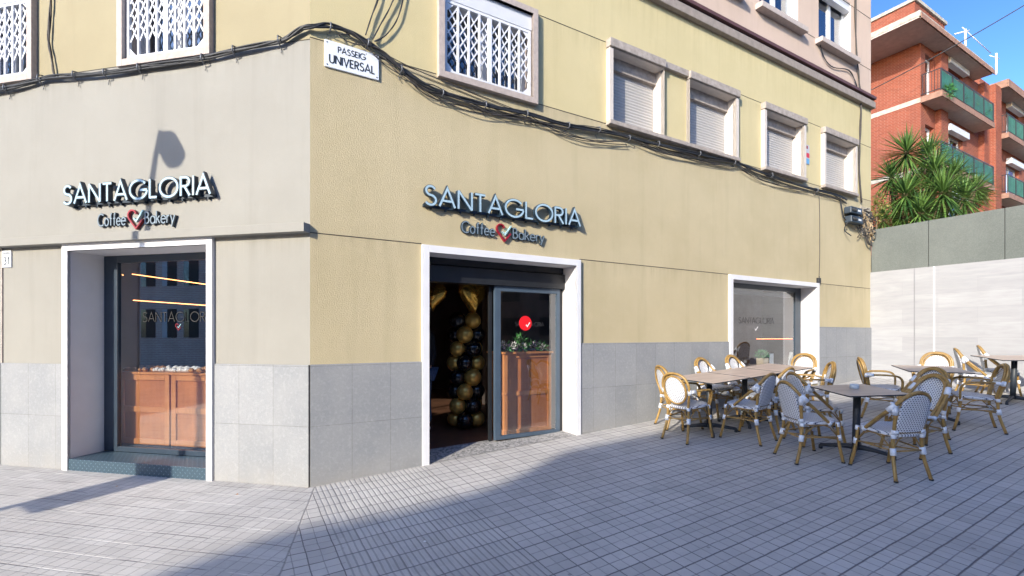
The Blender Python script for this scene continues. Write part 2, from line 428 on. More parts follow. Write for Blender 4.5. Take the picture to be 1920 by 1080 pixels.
def cane():
    s = NT('bamboo look tube'); 
    a = s.noise(14, 3, .6); b = s.noise(60, 3, .6)
    col = s.mix(s.ramp(a, .35, .65), (.26, .155, .045), (.38, .245, .08))
    col = s.mix(s.ramp(b, .55, .7, 0, .35), col, (.20, .10, .03))
    return s.out(col, .38, spec=.5)
M_['cane'] = cane()
M_['wrap'] = simple('white wrap cord', (.70, .74, .80), .6, var=.1, sc=120, bump=.4, bsc=200)
def weave(name, ax, stripes=False):
    s = NT(name); x = s.xyz(); A, B = x[0], x[ax]
    per = .027
    row = s.M('FLOOR', s.M('DIVIDE', B, per * .75))
    sh = s.M('MULTIPLY', s.M('MODULO', s.M('ADD', row, 400.0), 2.0), .5)
    fa = s.M('SUBTRACT', s.M('FRACT', s.M('ADD', s.M('DIVIDE', A, per), s.M('ADD', sh, 50.0))), .5)
    fb = s.M('SUBTRACT', s.M('FRACT', s.M('ADD', s.M('DIVIDE', B, per * .75), 50.0)), .5)
    if stripes:
        d = s.M('ABSOLUTE', s.M('SUBTRACT', s.M('FRACT', s.M('ADD', s.M('DIVIDE', A, .030), 50.0)), .5))
        dots = s.ramp(d, .12, .18, 1, 0); dots = s.M('MULTIPLY', dots, s.ramp(s.M('ABSOLUTE', fb), .30, .42, 1, .35))
    else:
        d = s.M('ADD', s.M('MULTIPLY', fa, fa), s.M('MULTIPLY', s.M('MULTIPLY', fb, fb), .55))
        dots = s.ramp(d, .035, .07, 1, 0)
    col = s.mix(dots, (.66, .675, .71), (.02, .03, .07))
    col = s.mix(s.ramp(s.noise(12, 3), .5, .8, 0, .25), col, (.62, .63, .66))
    s.bump(s.M('ADD', s.M('ABSOLUTE', fa), s.M('ABSOLUTE', fb)), .5, .004)
    return s.out(col, .55, spec=.4)
M_['weave_v'] = weave('woven back', 2)
M_['weave_h'] = weave('woven seat', 1, True)
def foil(name, c, rough, metal):
    s = NT(name); s.bump(s.noise(9, 3, .6, None, .5), .35, .02); return s.out(c, rough, metal)
M_['gold'] = simple('gold chrome latex', (.74, .47, .12), .28, metal=.55, var=.08)
M_['goldfoil'] = foil('gold foil', (.90, .52, .10), .22, .8)
M_['blackball'] = simple('black latex', (.012, .012, .014), .16, var=.1, spec=.7)
M_['letter'] = simple('pale blue letter face', (.36, .51, .61), .4, var=.04)
M_['letterside'] = simple('navy letter side', (.018, .035, .055), .45)
M_['tagface'] = simple('grey tag letter', (.20, .26, .31), .45)
M_['crimson'] = simple('crimson', (.26, .010, .025), .45)
M_['mint'] = simple('mint check', (.36, .58, .62), .45)

# ------------------------------------------------------------------ ground
def ground():
    m = MB(); b = (RN + LN).normalized()
    ps = [0, .1, .25, .5, .8, 1.2, 1.7, 2.3, 3, 4, 5, 6, 7, 8, 9, 9.01, 12, 20, 40, 90, 200]
    us = [0, .004, .01, .02, .035, .05, .07, .09, .11, .14, .17, .2, .25, .3, .35, .4, .45, .5, .7, 1]
    q = b.dot(RN)
    for n, x, sg in ((RN, RX, 1), (LN, LX, -1)):
        vs = []; 
        for p in ps:
            st = CO + b * (p / q)
            for u in us:
                w = st + x * (sg * u * 120)
                vs.append((w.x, w.y, gz(w.x, w.y)))
        k = len(us)
        fs = [(j * k + i, j * k + i + 1, (j + 1) * k + i + 1, (j + 1) * k + i) for j in range(len(ps) - 1) for i in range(k - 1)]
        if sg == 1: fs = [f[::-1] for f in fs]
        m.add(vs, fs)
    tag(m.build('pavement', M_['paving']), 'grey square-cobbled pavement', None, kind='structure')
ground()

# ------------------------------------------------------------------ the cafe building
cafe = thing('cafe_building', 'cream and yellow corner building with granite base and a bakery cafe at street level', 'building', T(CO.x, CO.y, 0))
def wall(name, F, x0, x1, z0, z1, holes, mat, y=0.0, parent=cafe, dz=0.0):
    xs = sorted({x0, x1, *[min(max(h[i], x0), x1) for h in holes for i in (0, 1)]})
    zs = sorted({z0, z1, *[min(max(h[i], z0), z1) for h in holes for i in (2, 3)]})
    m = MB()
    for a, b in zip(xs, xs[1:]):
        for c, d in zip(zs, zs[1:]):
            if b - a < 1e-5 or d - c < 1e-5: continue
            cx, cz = (a + b) / 2, (c + d) / 2
            if any(h[0] < cx < h[1] and h[2] < cz < h[3] for h in holes): continue
            m.quad((a, y, c - dz), (b, y, c - dz), (b, y, d - dz), (a, y, d - dz))
    return m.build(name, mat, parent, F @ Matrix.Translation((0, 0, dz)))
# openings (x0,x1,z0,z1)
DOOR = (1.264, 3.385, -.5, 2.50); WIN3 = (6.79, 9.49, .62, 2.515); LWIN = (-3.09, -1.215, -.5, 2.515)
BW1 = (1.445, 2.665, 4.62, 5.70)
SH = [(4.02, 5.06, 4.62, 5.66), (5.64, 6.83, 4.62, 5.66), (7.72, 8.95, 4.62, 5.66), (9.755, 10.965, 4.62, 5.66)]
PW = [(-.2 + 5.75, 6.95, 7.54, 8.75), (7.60, 8.85, 7.54, 8.75), (9.60, 10.90, 7.54, 8.75), (3.6, 4.9, 7.54, 8.75)]
BW2 = (-2.29, -1.225, 4.60, 5.70); BW3 = (-4.72, -3.66, 4.60, 5.70)
TE = 11.80
wall('wall', FR, 0, TE, -.4, 4.585, [DOOR, WIN3], M_['cream_r'])
wall('wall', FR, 0, TE, 4.585, 6.66, [BW1] + SH, M_['yellow_r'])
wall('wall', FR, 0, TE, 6.66, 11.2, PW, M_['pink'])
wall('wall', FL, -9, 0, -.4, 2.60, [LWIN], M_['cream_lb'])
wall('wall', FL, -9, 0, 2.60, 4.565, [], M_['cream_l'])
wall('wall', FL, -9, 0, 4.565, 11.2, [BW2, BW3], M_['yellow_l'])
# side and back of the block, roof
m = MB()
a = FR @ Vector((TE, 0, 0)); b_ = FR @ Vector((TE, 9, 0)); c_ = FL @ Vector((-9, 9, 0)); d_ = FL @ Vector((-9, 0, 0))
for p, q in ((a, b_), (b_, c_), (c_, d_)):
    m.quad((p.x, p.y, -.4), (q.x, q.y, -.4), (q.x, q.y, 11.2), (p.x, p.y, 11.2))
m.build('side_wall', M_['pink'], cafe)
m = MB(); m.add([(v.x, v.y, 11.2) for v in (d_, CO, a, b_, c_)], [(0, 1, 2, 3, 4)]); m.build('roof', M_['sillgrey'], cafe)
# granite cladding, 2.5 cm proud
def clad(F, x0, x1, z0, z1, dz=0.0):
    m = MB(); m.box(x0, x1, -.025, .01, z0 - dz, z1 - dz); return m.build('granite_cladding', M_['granite'], cafe, F @ Matrix.Translation((0, 0, dz)), bevel=.002)
clad(FR, -.0005, 1.178, -.3, 1.247); clad(FR, 3.462, 6.697, -.3, 1.436, .19); clad(FR, 9.562, TE - .02, -.3, 1.716, .47)
clad(FL, -1.122, 0, -.3, 1.243); clad(FL, -4.12, -3.182, -.3, 1.215)
clad(FL, -9, -4.14, -.3, 1.215)
# ledge over the left window
m = MB(); m.box(-9, .0, -.10, .0, 2.588, 2.680); m.build('ledge', M_['cream_l'], cafe, FL, bevel=.004)
# joints (thin shadow-gap profiles)
def joint(F, pts, w=.008):
    for (x0, z0, x1, z1) in pts:
        m = MB()
        if abs(x1 - x0) > abs(z1 - z0): m.box(x0, x1, -.003, .004, z0 - w / 2, z0 + w / 2)
        else: m.box(x0 - w / 2, x0 + w / 2, -.003, .004, z0, z1)
        m.build('wall_joint', M_['dark'], cafe, F)
joint(FR, [(0, 2.595, 1.18, 2.595), (3.46, 2.60, 6.70, 2.60), (9.56, 2.60, TE, 2.60)], .009)
joint(FR, [(0, 4.588, 1.36, 4.588), (2.75, 4.588, 3.95, 4.588), (6.91, 4.588, 7.65, 4.588), (9.02, 4.588, 9.68, 4.588), (11.04, 4.588, TE, 4.588)], .009)
joint(FR, [(0, 5.76, 1.36, 5.76), (2.75, 5.76, 3.95, 5.76), (6.91, 5.80, 7.65, 5.80), (9.02, 5.80, 9.68, 5.80), (11.04, 5.80, TE, 5.80)], .009)
joint(FR, [(8.99, 7.56, 9.45, 7.56), (11.04, 7.56, TE, 7.56), (0, 8.72, TE, 8.72)], .012)
joint(FL, [(-3.6, 4.566, -2.38, 4.566), (-1.14, 4.566, 0, 4.566)], .007)
m = MB(); m.box(-4.14, -4.118, -.012, .0, -.2, 2.585); m.build('expansion_joint', M_['sillgrey'], cafe, FL)
# string course
m = MB(); m.box(0, TE + .02, -.09, .0, 6.66, 6.80); m.box(0, TE + .02, -.06, .0, 6.80, 6.84); m.build('string_course', M_['slate'], cafe, FR, bevel=.01)
m = MB(); m.box(0, TE + .03, -.10, .0, 6.862, 6.92); m.build('flashing', M_['maroon'], cafe, FR)
m = MB(); m.box(-9, 0, -.09, .0, 6.66, 6.84); m.build('string_course', M_['slate'], cafe, FL, bevel=.01)

# white surrounds of the three shop openings, with reveals
def surround(F, h, depth, lip=.083, zb=None, sill=False):
    x0, x1, z0, z1 = h; m = MB(); zb = z0 if zb is None else zb
    m.box(x0 - lip, x0, -.04, .0, zb, z1 + lip); m.box(x1, x1 + lip * .9, -.04, .0, zb, z1 + lip)
    m.box(x0, x1, -.04, .0, z1, z1 + lip)
    if sill: m.box(x0, x1, -.04, .0, zb - .05, zb)
    m.build('surround', M_['trimwhite'], cafe, F, bevel=.003)
    m = MB()
    m.quad((x0, -.04, zb), (x0, depth, zb), (x0, depth, z1), (x0, -.04, z1)); m.quad((x1, -.04, zb), (x1, -.04, z1), (x1, depth, z1), (x1, depth, zb))
    m.quad((x0, -.04, z1), (x0, depth, z1), (x1, depth, z1), (x1, -.04, z1))
    if sill: m.quad((x0, -.04, zb), (x1, -.04, zb), (x1, depth, zb), (x0, depth, zb))
    m.build('reveal', M_['reveal'], cafe, F)
surround(FR, DOOR, .30, zb=-.3); surround(FR, WIN3, .30, sill=True); surround(FL, LWIN, .37, zb=-.3)

# --- shop windows and door
def lettering(F, txt, x0, x1, z0, H, y, parent, mat=None, w=.07, mats=None, depth=.002, name='lettering'):
    m = MB(); draw(m, txt, x0, x1, z0, H, y, w, depth); return m.build(name, mats or [mat, mat], parent, F)
def arc(cx, cz, rx, rz, a0, a1, n=14):
    return [(cx + rx * math.cos(R_(a0 + (a1 - a0) * i / n)), cz + rz * math.sin(R_(a0 + (a1 - a0) * i / n))) for i in range(n + 1)]
GL = {
 'S': (.50, [arc(.26, .76, .21, .235, 25, 265, 14) + arc(.25, .265, .25, .26, 85, -150, 14)]),
 'A': (.74, [[(0, 0), (.37, 1), (.74, 0)], [(.13, .32), (.61, .32)]]),
 'N': (.66, [[(0, 0), (0, 1)], [(0, 1), (.66, 0)], [(.66, 0), (.66, 1)]]),
 'T': (.52, [[(0, .96), (.52, .96)], [(.26, .94), (.26, 0)]]),
 'G': (.98, [arc(.5, .5, .5, .49, 40, 355, 26), [(1.0, .47), (.58, .47)]]),
 'L': (.40, [[(0, 1), (0, .0)], [(0, .04), (.40, .04)]]),
 'O': (1.0, [arc(.5, .5, .5, .49, 0, 360, 30)]),
 'R': (.50, [[(0, 0), (0, 1)], [(0, .96), (.24, .96)] + arc(.24, .73, .23, .23, 80, -90, 10) + [(0, .50)], [(.2, .5), (.50, 0)]]),
 'I': (.02, [[(.01, 0), (.01, 1)]]),
 'P': (.46, [[(0, 0), (0, 1)], [(0, .96), (.22, .96)] + arc(.22, .72, .24, .24, 80, -90, 10) + [(0, .48)]]),
 'U': (.60, [[(0, 1), (0, .3)] + arc(.3, .3, .3, .3, 180, 360, 12) + [(.6, 1)]]),
 'V': (.66, [[(0, 1), (.33, 0), (.66, 1)]]),
 'E': (.44, [[(0, 0), (0, 1)], [(0, .96), (.44, .96)], [(0, .52), (.40, .52)], [(0, .04), (.44, .04)]]),
 'C': (.84, [arc(.5, .5, .5, .49, 48, 312, 22)]),
 'B': (.50, [[(0, 0), (0, 1)], [(0, .96), (.2, .96)] + arc(.2, .75, .2, .21, 80, -90, 8) + [(0, .53)], [(.2, .53)] + arc(.22, .285, .26, .245, 80, -90, 8) + [(0, .04)]]),
 'o': (.56, [arc(.28, .3, .28, .3, 0, 360, 20)]),
 'e': (.56, [[(0.02, .32), (.56, .32)] + arc(.28, .3, .28, .3, 8, 320, 18)]),
 'a': (.58, [arc(.28, .3, .28, .3, 0, 360, 20), [(.57, 0), (.57, .6)]]),
 'f': (.34, [[(.34, .98), (.24, .98), (.17, .9), (.17, 0)], [(.02, .58), (.34, .58)]]),
 'k': (.42, [[(0, 0), (0, 1)], [(.38, .6), (.03, .28)], [(.14, .36), (.42, 0)]]),
 'r': (.28, [[(0, 0), (0, .6)], [(0, .4), (.1, .56), (.28, .58)]]),
 'y': (.50, [[(0, .6), (.26, 0)], [(.5, .6), (.12, -.32)]]),
 '3': (.50, [arc(.24, .75, .21, .22, 150, -90, 12) + arc(.24, .27, .24, .26, 90, -150, 12)]),
 '1': (.22, [[(0, .78), (.18, .97), (.18, 0)]]),
 ' ': (.35, []),
}
def draw(m, txt, x0, x1, z0, H, y, w, depth, gap=.17, rim=0):
    tot = sum(GL[c][0] for c in txt) + gap * (len(txt) - 1); sx = (x1 - x0) / tot; x = 0
    for i, c in enumerate(txt):
        wd, st = GL[c]
        for k, pl in enumerate(st):
            P = [(x0 + (x + a) * sx, z0 + b * H) for a, b in pl]
            m.ribbon(P, w * H, y - k * .0004 - i * .00001, y + depth, 0, 1)
            if rim: m.ribbon(P, w * H + rim, y + .004 - k * .0004, y + depth, 1, 1)
        x += wd + gap
def heart(m, x, z, sc, y, dep):
    # open heart stroke with a check mark in it; materials 2 = heart, 3 = check
    H1 = arc(-.24, .18, .28, .28, 10, 200, 12) + [(-.46, -.02), (.05, -.62), (.52, -.10)]
    m.ribbon([(x + a * sc, z + b * sc) for a, b in H1], .09 * sc, y, y + dep, 2, 2)
    m.ribbon([(x + a * sc, z + b * sc) for a, b in ((-.12, -.02), (.08, -.2), (.55, .42))], .08 * sc, y - .0006, y + dep, 3, 3)

# left shop window
m = MB(); x0, x1, z0, z1 = LWIN
dz = .362
m.box(x0, x0 + .20, dz, dz + .06, .13, z1); m.box(x1 - .08, x1, dz, dz + .06, .13, z1); m.box(x0 + .2, x1 - .08, dz, dz + .06, 2.43, z1); m.box(x0 + .2, x1 - .08, dz, dz + .06, .13, .19)
lw = m.build('shop_window', M_['frame'], cafe, FL, bevel=.004)
m = MB(); m.box(x0 + .2, x1 - .08, dz + .025, dz + .033, .19, 2.43); m.build('pane', M_['glass_left'], lw, FL)
gx0, _ = on(FL, 268, 590, dz + .02); gx1 = on(FL, 387, 590, dz + .02)[0]
lettering(FL, 'SANTAGLORI', gx0, gx1, on(FL, 330, 603, dz)[1], .115, dz + .020, lw, simple('window letter dark', (.008, .008, .009), .5), .075)
m = MB(); hx, hz = on(FL, 331, 612, dz); m_ = heart(m, hx, hz, .07, dz + .020, .002); m.build('heart_logo', [M_['dark'], M_['dark'], M_['crimson'], M_['mint']], lw, FL)
# step of diamond plate
def diamond():
    s = NT('blue diamond plate'); x = s.xyz()
    def lug(A, B, off):
        a = s.M('SUBTRACT', s.M('FRACT', s.M('ADD', s.M('DIVIDE', A, .062), off + 50)), .5); b = s.M('SUBTRACT', s.M('FRACT', s.M('ADD', s.M('DIVIDE', B, .062), off + 50)), .5)
        r1 = s.M('ADD', a, b); r2 = s.M('SUBTRACT', a, b)
        if off: r1, r2 = r2, r1
        return s.ramp(s.M('ADD', s.M('MULTIPLY', s.M('MULTIPLY', r1, r1), 2.6), s.M('MULTIPLY', s.M('MULTIPLY', r2, r2), 18)), .10, .22, 1, 0)
    vert = s.M('ABSOLUTE', s.n('ShaderNodeSeparateXYZ').outputs[1])
    g = s.n('ShaderNodeNewGeometry'); nz = s.M('GREATER_THAN', s.M('ABSOLUTE', s.xyz(g.outputs['True Normal'])[2]), .5)
    B = s.M('ADD', s.M('MULTIPLY', nz, x[1]), s.M('MULTIPLY', s.M('SUBTRACT', 1.0, nz), x[2]))
    h = s.M('MAXIMUM', lug(x[0], B, 0.0), lug(x[0], B, .5))
    col = s.mix(h, (.05, .09, .125), (.15, .24, .31))
    s.bump(h, 1.0, .008)
    return s.out(col, .38, .25, .6)
M_['diamond'] = diamond()
m = MB(); m.box(x0 + .002, x1 - .002, -.03, dz + .001, -.1, .128); m.build('diamond_plate_step', M_['diamond'], cafe, FL, bevel=.004)

# right: sliding door
dx = .29
m = MB(); x0, x1, z0, z1 = DOOR
hz0 = 2.20
m.box(x0, x1, dx - .06, dx + .10, hz0, 2.40); m.box(x0, x1, dx - .02, dx + .10, 2.415, z1); m.box(x0, x1, dx, dx + .1, 2.40, 2.415)
m.box(x0, x0 + .05, dx, dx + .08, .1, hz0); m.box(x1 - .06, x1, dx, dx + .08, .1, hz0)
door = m.build('sliding_door', [M_['darkbeam']], cafe, FR, bevel=.003)
sx0 = on(FR, 927, 600, dx)[0]; sx1 = x1 - .06
m = MB(); m.box(sx0, sx0 + .085, dx - .02, dx + .03, .165, hz0); m.box(sx1 - .05, sx1, dx - .02, dx + .03, .165, hz0)
m.box(sx0 + .085, sx1 - .05, dx - .02, dx + .03, hz0 - .07, hz0); m.box(sx0 + .085, sx1 - .05, dx - .02, dx + .03, .165, .215)
m.build('door_leaf', M_['frame2'], door, FR, bevel=.003)
m = MB(); m.box(sx0 + .085, sx1 - .05, dx + .0, dx + .008, .215, hz0 - .07); m.build('pane', M_['glass'], door, FR)
m = MB(); m.box(sx0 - .05, sx0 - .01, dx + .05, dx + .09, .12, hz0 - .01); m.box(sx0 - .01, sx1, dx + .05, dx + .08, hz0 - .06, hz0 - .01); m.build('door_leaf', M_['darkbeam'], door, FR)
# red sticker on door glass
ax, az = on(FR, 985, 606, dx - .001)
m = MB(); m.prism([(ax + .10 * math.cos(k * math.pi / 16), az + .10 * math.sin(k * math.pi / 16)) for k in range(32)], dx - .0035, dx - .0008)
st = m.build('round_sticker', simple('red vinyl', (.72, .012, .02), .35, var=.02), door, FR)
m = MB(); m.ribbon([(ax + .01, az - .02), (ax + .03, az - .045), (ax + .07, az + .01)], .014, dx - .0062, dx - .004); m.build('check_mark', M_['trimwhite'], st, FR)
lettering(FR, 'SANTAGLORIA', ax - .16, ax + .30, az - .04, .055, dx - .0022, door, simple('door letter', (.03, .03, .035), .5), .08, depth=.0012)
# threshold slab
m = MB()
m.quad((x0, -.02, .05 * x0 + .004), (x1, -.02, .05 * x1 + .004), (x1, dx + .1, .185), (x0, dx + .1, .125))
thr = NT('threshold stone'); mc = thr.mix(thr.ramp(thr.noise(20, 4, .7, None, 1.2), .42, .6), (.40, .39, .38), (.14, .14, .14)); thr.out(mc, .8)
m.build('threshold', thr.mat, cafe, FR)

# right window
m = MB(); x0, x1, z0, z1 = WIN3
m.box(x0, x0 + .05, dx, dx + .06, z0, z1); m.box(x1 - .20, x1, dx, dx + .06, z0, z1); m.box(x0 + .05, x1 - .2, dx, dx + .06, z0, z0 + .07)
m.box(x0 + .05, x1 - .2, dx, dx + .06, z1 - .09, z1)
w3 = m.build('shop_window', M_['frame'], cafe, FR, bevel=.003)
m = MB(); m.box(x0 + .05, x1 - .2, dx + .02, dx + .028, z0 + .07, z1 - .09); m.build('pane', M_['glass'], w3, FR)
ga, gb = on(FR, 1386, 606, dx + .01), on(FR, 1452, 606, dx + .01)
lettering(FR, 'SANTAGLORIA', ga[0], gb[0], ga[1], .115, dx + .016, w3, simple('window letter grey', (.06, .06, .065), .5), .07)
m = MB(); m.ribbon([(gb[0] - .62, ga[1] - .10), (gb[0] - .60, ga[1] - .13), (gb[0] - .53, ga[1] - .06)], .014, dx + .014, dx + .018); m.build('check_mark', M_['trimwhite'], w3, FR)
m = MB(); m.box(x0 + .05, x1 - .2, dx + .1, dx + .16, z1 - .19, z1 - .12); m.build('blind_box', M_['frame2'], w3, FR)

# interior
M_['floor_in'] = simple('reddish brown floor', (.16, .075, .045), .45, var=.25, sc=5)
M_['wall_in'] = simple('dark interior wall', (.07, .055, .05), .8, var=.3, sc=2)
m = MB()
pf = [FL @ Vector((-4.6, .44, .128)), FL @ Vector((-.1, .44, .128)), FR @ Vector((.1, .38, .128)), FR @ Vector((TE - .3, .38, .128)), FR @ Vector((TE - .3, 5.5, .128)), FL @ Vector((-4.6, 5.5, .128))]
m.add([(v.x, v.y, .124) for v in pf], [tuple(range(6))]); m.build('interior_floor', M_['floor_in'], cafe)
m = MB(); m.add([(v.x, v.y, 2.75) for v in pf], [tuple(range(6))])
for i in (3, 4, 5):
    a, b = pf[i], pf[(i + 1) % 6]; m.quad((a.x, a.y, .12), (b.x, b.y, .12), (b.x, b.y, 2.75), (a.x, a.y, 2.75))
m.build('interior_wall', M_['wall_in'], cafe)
m = MB()
m.quad((-4.6, .43, 2.515), (-.1, .43, 2.515), (-.1, .43, 2.75), (-4.6, .43, 2.75)); m.build('interior_lintel', M_['wall_in'], cafe, FL)
m = MB(); m.box(3.75, 3.85, .45, 3.6, .12, 2.74); m.build('partition_wall', M_['wall_in'], cafe, FR)
m = MB(); m.box(8.2, 11.2, 2.2, 2.3, .13, 2.74); m.build('partition_wall', simple('pale grey inner wall', (.16, .18, .20), .8), cafe, FR)
M_['led'] = emit('warm strip light', (1.0, .36, .12), 3.5)
for (xa, ya), (xb, yb_), q in (((248, 514), (392, 534), 1.9), ((250, 563), (392, 573), 1.9), ((222, 513), (231, 516), 1.2)):
    a_, b2 = on(FL, xa, ya, q), on(FL, xb, yb_, q); m = MB(); m.tube([(a_[0], q, a_[1]), (b2[0], q, b2[1])], .007, 6); m.build('strip_light', M_['led'], cafe, FL)
m = MB(); lq = on(FR, 1420, 636, 1.5); lr = on(FR, 1488, 638, 1.5); m.box(lq[0], lr[0], 1.5, 1.52, lq[1], lq[1] + .015); m.build('strip_light', emit('red strip light', (1.0, .18, .06), 4), cafe, FR)

# --- display counter behind the left window, pastries on it
def panelled(m, x0, x1, z0, z1, y, rows, fw=.07):
    # frame members (mat 1) proud of the recessed fields (mat 0)
    m.box(x0, x1, y + .02, y + .06, z0, z1, 0)
    m.box(x0, x0 + fw, y, y + .02, z0, z1, 1); m.box(x1 - fw, x1, y, y + .02, z0, z1, 1)
    zs = [z0 + (z1 - z0) * k / rows for k in range(rows + 1)]
    for k, z in enumerate(zs):
        a = z - (0 if k == 0 else fw / 2 if k < rows else fw); b = z + (fw if k == 0 else fw / 2 if k < rows else 0)
        m.box(x0 + fw, x1 - fw, y, y + .02, a, b, 1)
ctr = thing('display_counter', 'orange wood panelled bakery counter with pastries behind the left shop window', 'counter', FL @ T(-2.0, .6, .13))
cz1 = on(FL, 270, 697, .55)[1]
cx0 = on(FL, 228, 700, .55)[0]
cxm = on(FL, 323, 700, .55)[0]
for a, b in ((cx0, cxm - .012), (cxm + .012, cxm + .68)):
    m = MB(); panelled(m, a, b, .19, cz1 - .03, .52, 2); m.build('door_panel', [M_['wood'], M_['woodframe']], ctr, FL, bevel=.004)
m = MB(); m.box(cx0, cxm + .9, .585, 1.15, .19, cz1 - .03); m.build('carcass', M_['wood'], ctr, FL)
m = MB(); m.box(cx0 - .01, cxm + .9, .50, 1.16, cz1 - .028, cz1); m.build('counter_top', M_['woodframe'], ctr, FL, bevel=.004)
m = MB(); m.box(cx0 - .05, cxm + .9, .48, 1.14, .125, .185); m.build('plinth', M_['frame2'], ctr, FL)
crust = simple('baked crust', (.48, .22, .07), .5, var=.35, sc=30, bump=.3)
sugar = simple('icing sugar', (.80, .76, .72), .7, var=.1, sc=40)
lbl = ['golden brown bread roll on the orange counter behind the left window', 'sugar dusted pastry on the orange counter behind the left window']
for i in range(26):
    u = i % 13; r = i // 13; x = cx0 + .06 + u * .088 + random.uniform(-.015, .015); y = .60 + r * .16 + random.uniform(-.02, .02)
    sug = 5 <= u <= 10
    m = MB(); Mx = Matrix.Rotation(random.uniform(-.7, .7), 3, 'Z')
    for k in (-1, 0, 1): m.ell(Mx @ Vector((k * .03, 0, .028 - abs(k) * .006)), (.032 - abs(k) * .006, .032 - abs(k) * .008, .028 - abs(k) * .006), 8, 6, 0, Mx)
    o = m.build('pastry', sugar if sug else crust, None, FL @ T(x, y, cz1 + r * .012))
    tag(o, lbl[1 if sug else 0], 'pastry', 'sugared pastries on the counter' if sug else 'bread rolls on the counter')
cs = thing('cake_stand', 'white cake stand with brown croissants at the right of the left window', 'cake stand', FL @ T(-1.30, .80, cz1))
m = MB(); m.tube([(-1.30, .80, cz1 + .001), (-1.30, .80, cz1 + .22)], [.05, .012], 12); m.tube([(-1.30, .80, cz1 + .22), (-1.30, .80, cz1 + .235)], .14, 20); m.build('plate', M_['metalwhite'], cs, FL)
for k in range(7):
    a = k * .9; m = MB(); Mx = Matrix.Rotation(a, 3, 'Z'); rr = .075 if k < 6 else 0
    hz = cz1 + .262 + (.035 if k == 6 else 0)
    for q in (-1, 0, 1): m.ell(Vector((-1.30 + rr * math.cos(a), .80 + rr * math.sin(a), hz)) + Mx @ Vector((q * .026, 0, 0)), (.026, .026, .025), 8, 6)
    m.build('croissant', crust, cs, FL)
for k in range(6):
    m = MB(); m.ell((0, 0, .035), (.05, .045, .038), 10, 7); o = m.build('pastry', crust, None, FL @ T(-1.38 + .07 * (k % 3), .68 + .09 * (k // 3), cz1 + .0)); tag(o, 'round golden bun on the counter under the cake stand', 'pastry', 'round buns under the cake stand')

# planter cabinet behind the door glass
pc = thing('planter_cabinet', 'tall orange wood planter cabinet with flowers behind the sliding door glass', 'planter', FR @ T(3.0, .8, .12))
pz = 1.31
m = MB(); panelled(m, 2.75, 3.42, .14, pz - .03, .62, 2, .06); m.build('front_panel', [M_['wood'], M_['woodframe']], pc, FR, bevel=.004)
m = MB(); m.box(2.60, 2.75, .60, .66, .14, pz - .03); m.box(2.59, 2.76, .59, .665, .14, .20); m.box(2.59, 2.76, .59, .665, .70, .73); m.build('corner_post', M_['woodframe'], pc, FR, bevel=.004)
m = MB(); m.box(2.62, 3.42, .681, 1.1, .14, pz - .04); m.build('carcass', M_['wood'], pc, FR)
m = MB(); m.box(2.58, 3.43, .58, .60 + .03, pz - .03, pz); m.box(2.58, 3.43, 1.06, 1.11, pz - .03, pz); m.box(2.58, 2.63, .63, 1.06, pz - .03, pz); m.build('rim', M_['woodframe'], pc, FR)
def leafy(m, c, r, n, ln, wd, mi=0):
    for _ in range(n):
        d = Vector((random.gauss(0, 1), random.gauss(0, 1), random.gauss(.3, 1))).normalized(); q = Vector(c) + Vector((d.x * r[0], d.y * r[1], d.z * r[2])) * random.random() ** .4
        e = Vector((random.gauss(0, 1), random.gauss(0, 1), random.gauss(0, 1))).normalized(); f = d.cross(e).normalized()
        m.add([q - f * wd, q + d * ln * .5 - f * wd * .2, q + d * ln, q + f * wd], [(0, 1, 2, 3)], mi)
grn = simple('planter foliage', (.08, .28, .07), .5, var=.5, sc=20)
lil = simple('lilac blossom', (.50, .34, .52), .6, var=.3, sc=30); wht = simple('pale blossom', (.68, .66, .68), .6)
m = MB()
for k in range(5): leafy(m, (2.72 + k * .16, .82, pz + .05), (.09, .12, .08), 60, .07, .012)
leafy(m, (2.98, .8, pz + .12), (.10, .10, .12), 90, .07, .012); m.build('foliage', grn, pc, FR)
for k in range(9):
    m = MB(); c = (2.66 + k * .085, .74 + .05 * (k % 2), pz + .05 + .05 * random.random()); leafy(m, c, (.045, .045, .05), 40, .03, .012, 0); m.build('blossom', lil if k % 2 else wht, pc, FR)

# balloon column
bc = thing('balloon_column', 'column of black and gold balloons topped by a gold foil heart just inside the door', 'balloons', FR @ T(2.39, 1.43, .125))
BM = FR @ T(2.39, 1.43, .125)
golds = set()
for L in range(8):
    for k in range(4):
        a = L * .78 + k * math.pi / 2 - .5; gold = (k % 2 == 0); z = .14 + L * .215
        m = MB(); r = .128 + random.uniform(-.008, .006)
        c = (.165 * math.cos(a), .165 * math.sin(a), z)
        m.ell(c, (r, r, r), 20, 14)
        o = m.build('balloon', M_['gold'] if gold else M_['blackball'], bc, BM); o['label'] = 'gold balloon' if gold else 'black balloon'
def heart_balloon(M, parent, sc):
    m = MB(); n = 40; vs = []; fs = []; rings = 15
    for k in range(rings):
        ph = math.pi * .985 * (k / (rings - 1) - .5); q = math.cos(ph) ** .62; y = math.sin(ph) * .27
        for j in range(n):
            a = 2 * math.pi * j / n
            X = .62 * math.sin(a) ** 3; Z = .05 + (.50 * math.cos(a) - .19 * math.cos(2 * a) - .08 * math.cos(3 * a) - .04 * math.cos(4 * a)) * 1.1
            wr = 1 + .03 * math.sin(a * 17) * (1 - abs(math.sin(ph)))
            vs.append((X * q * sc * wr, y * sc, Z * q * sc * wr))
    for k in range(rings - 1):
        for j in range(n): fs.append((k * n + j, k * n + (j + 1) % n, (k + 1) * n + (j + 1) % n, (k + 1) * n + j))
    fs.append(tuple(range(n))); fs.append(tuple((rings - 1) * n + j for j in range(n - 1, -1, -1)))
    m.add(vs, fs, 0, True); return m.build('heart_balloon', M_['goldfoil'], parent, M)
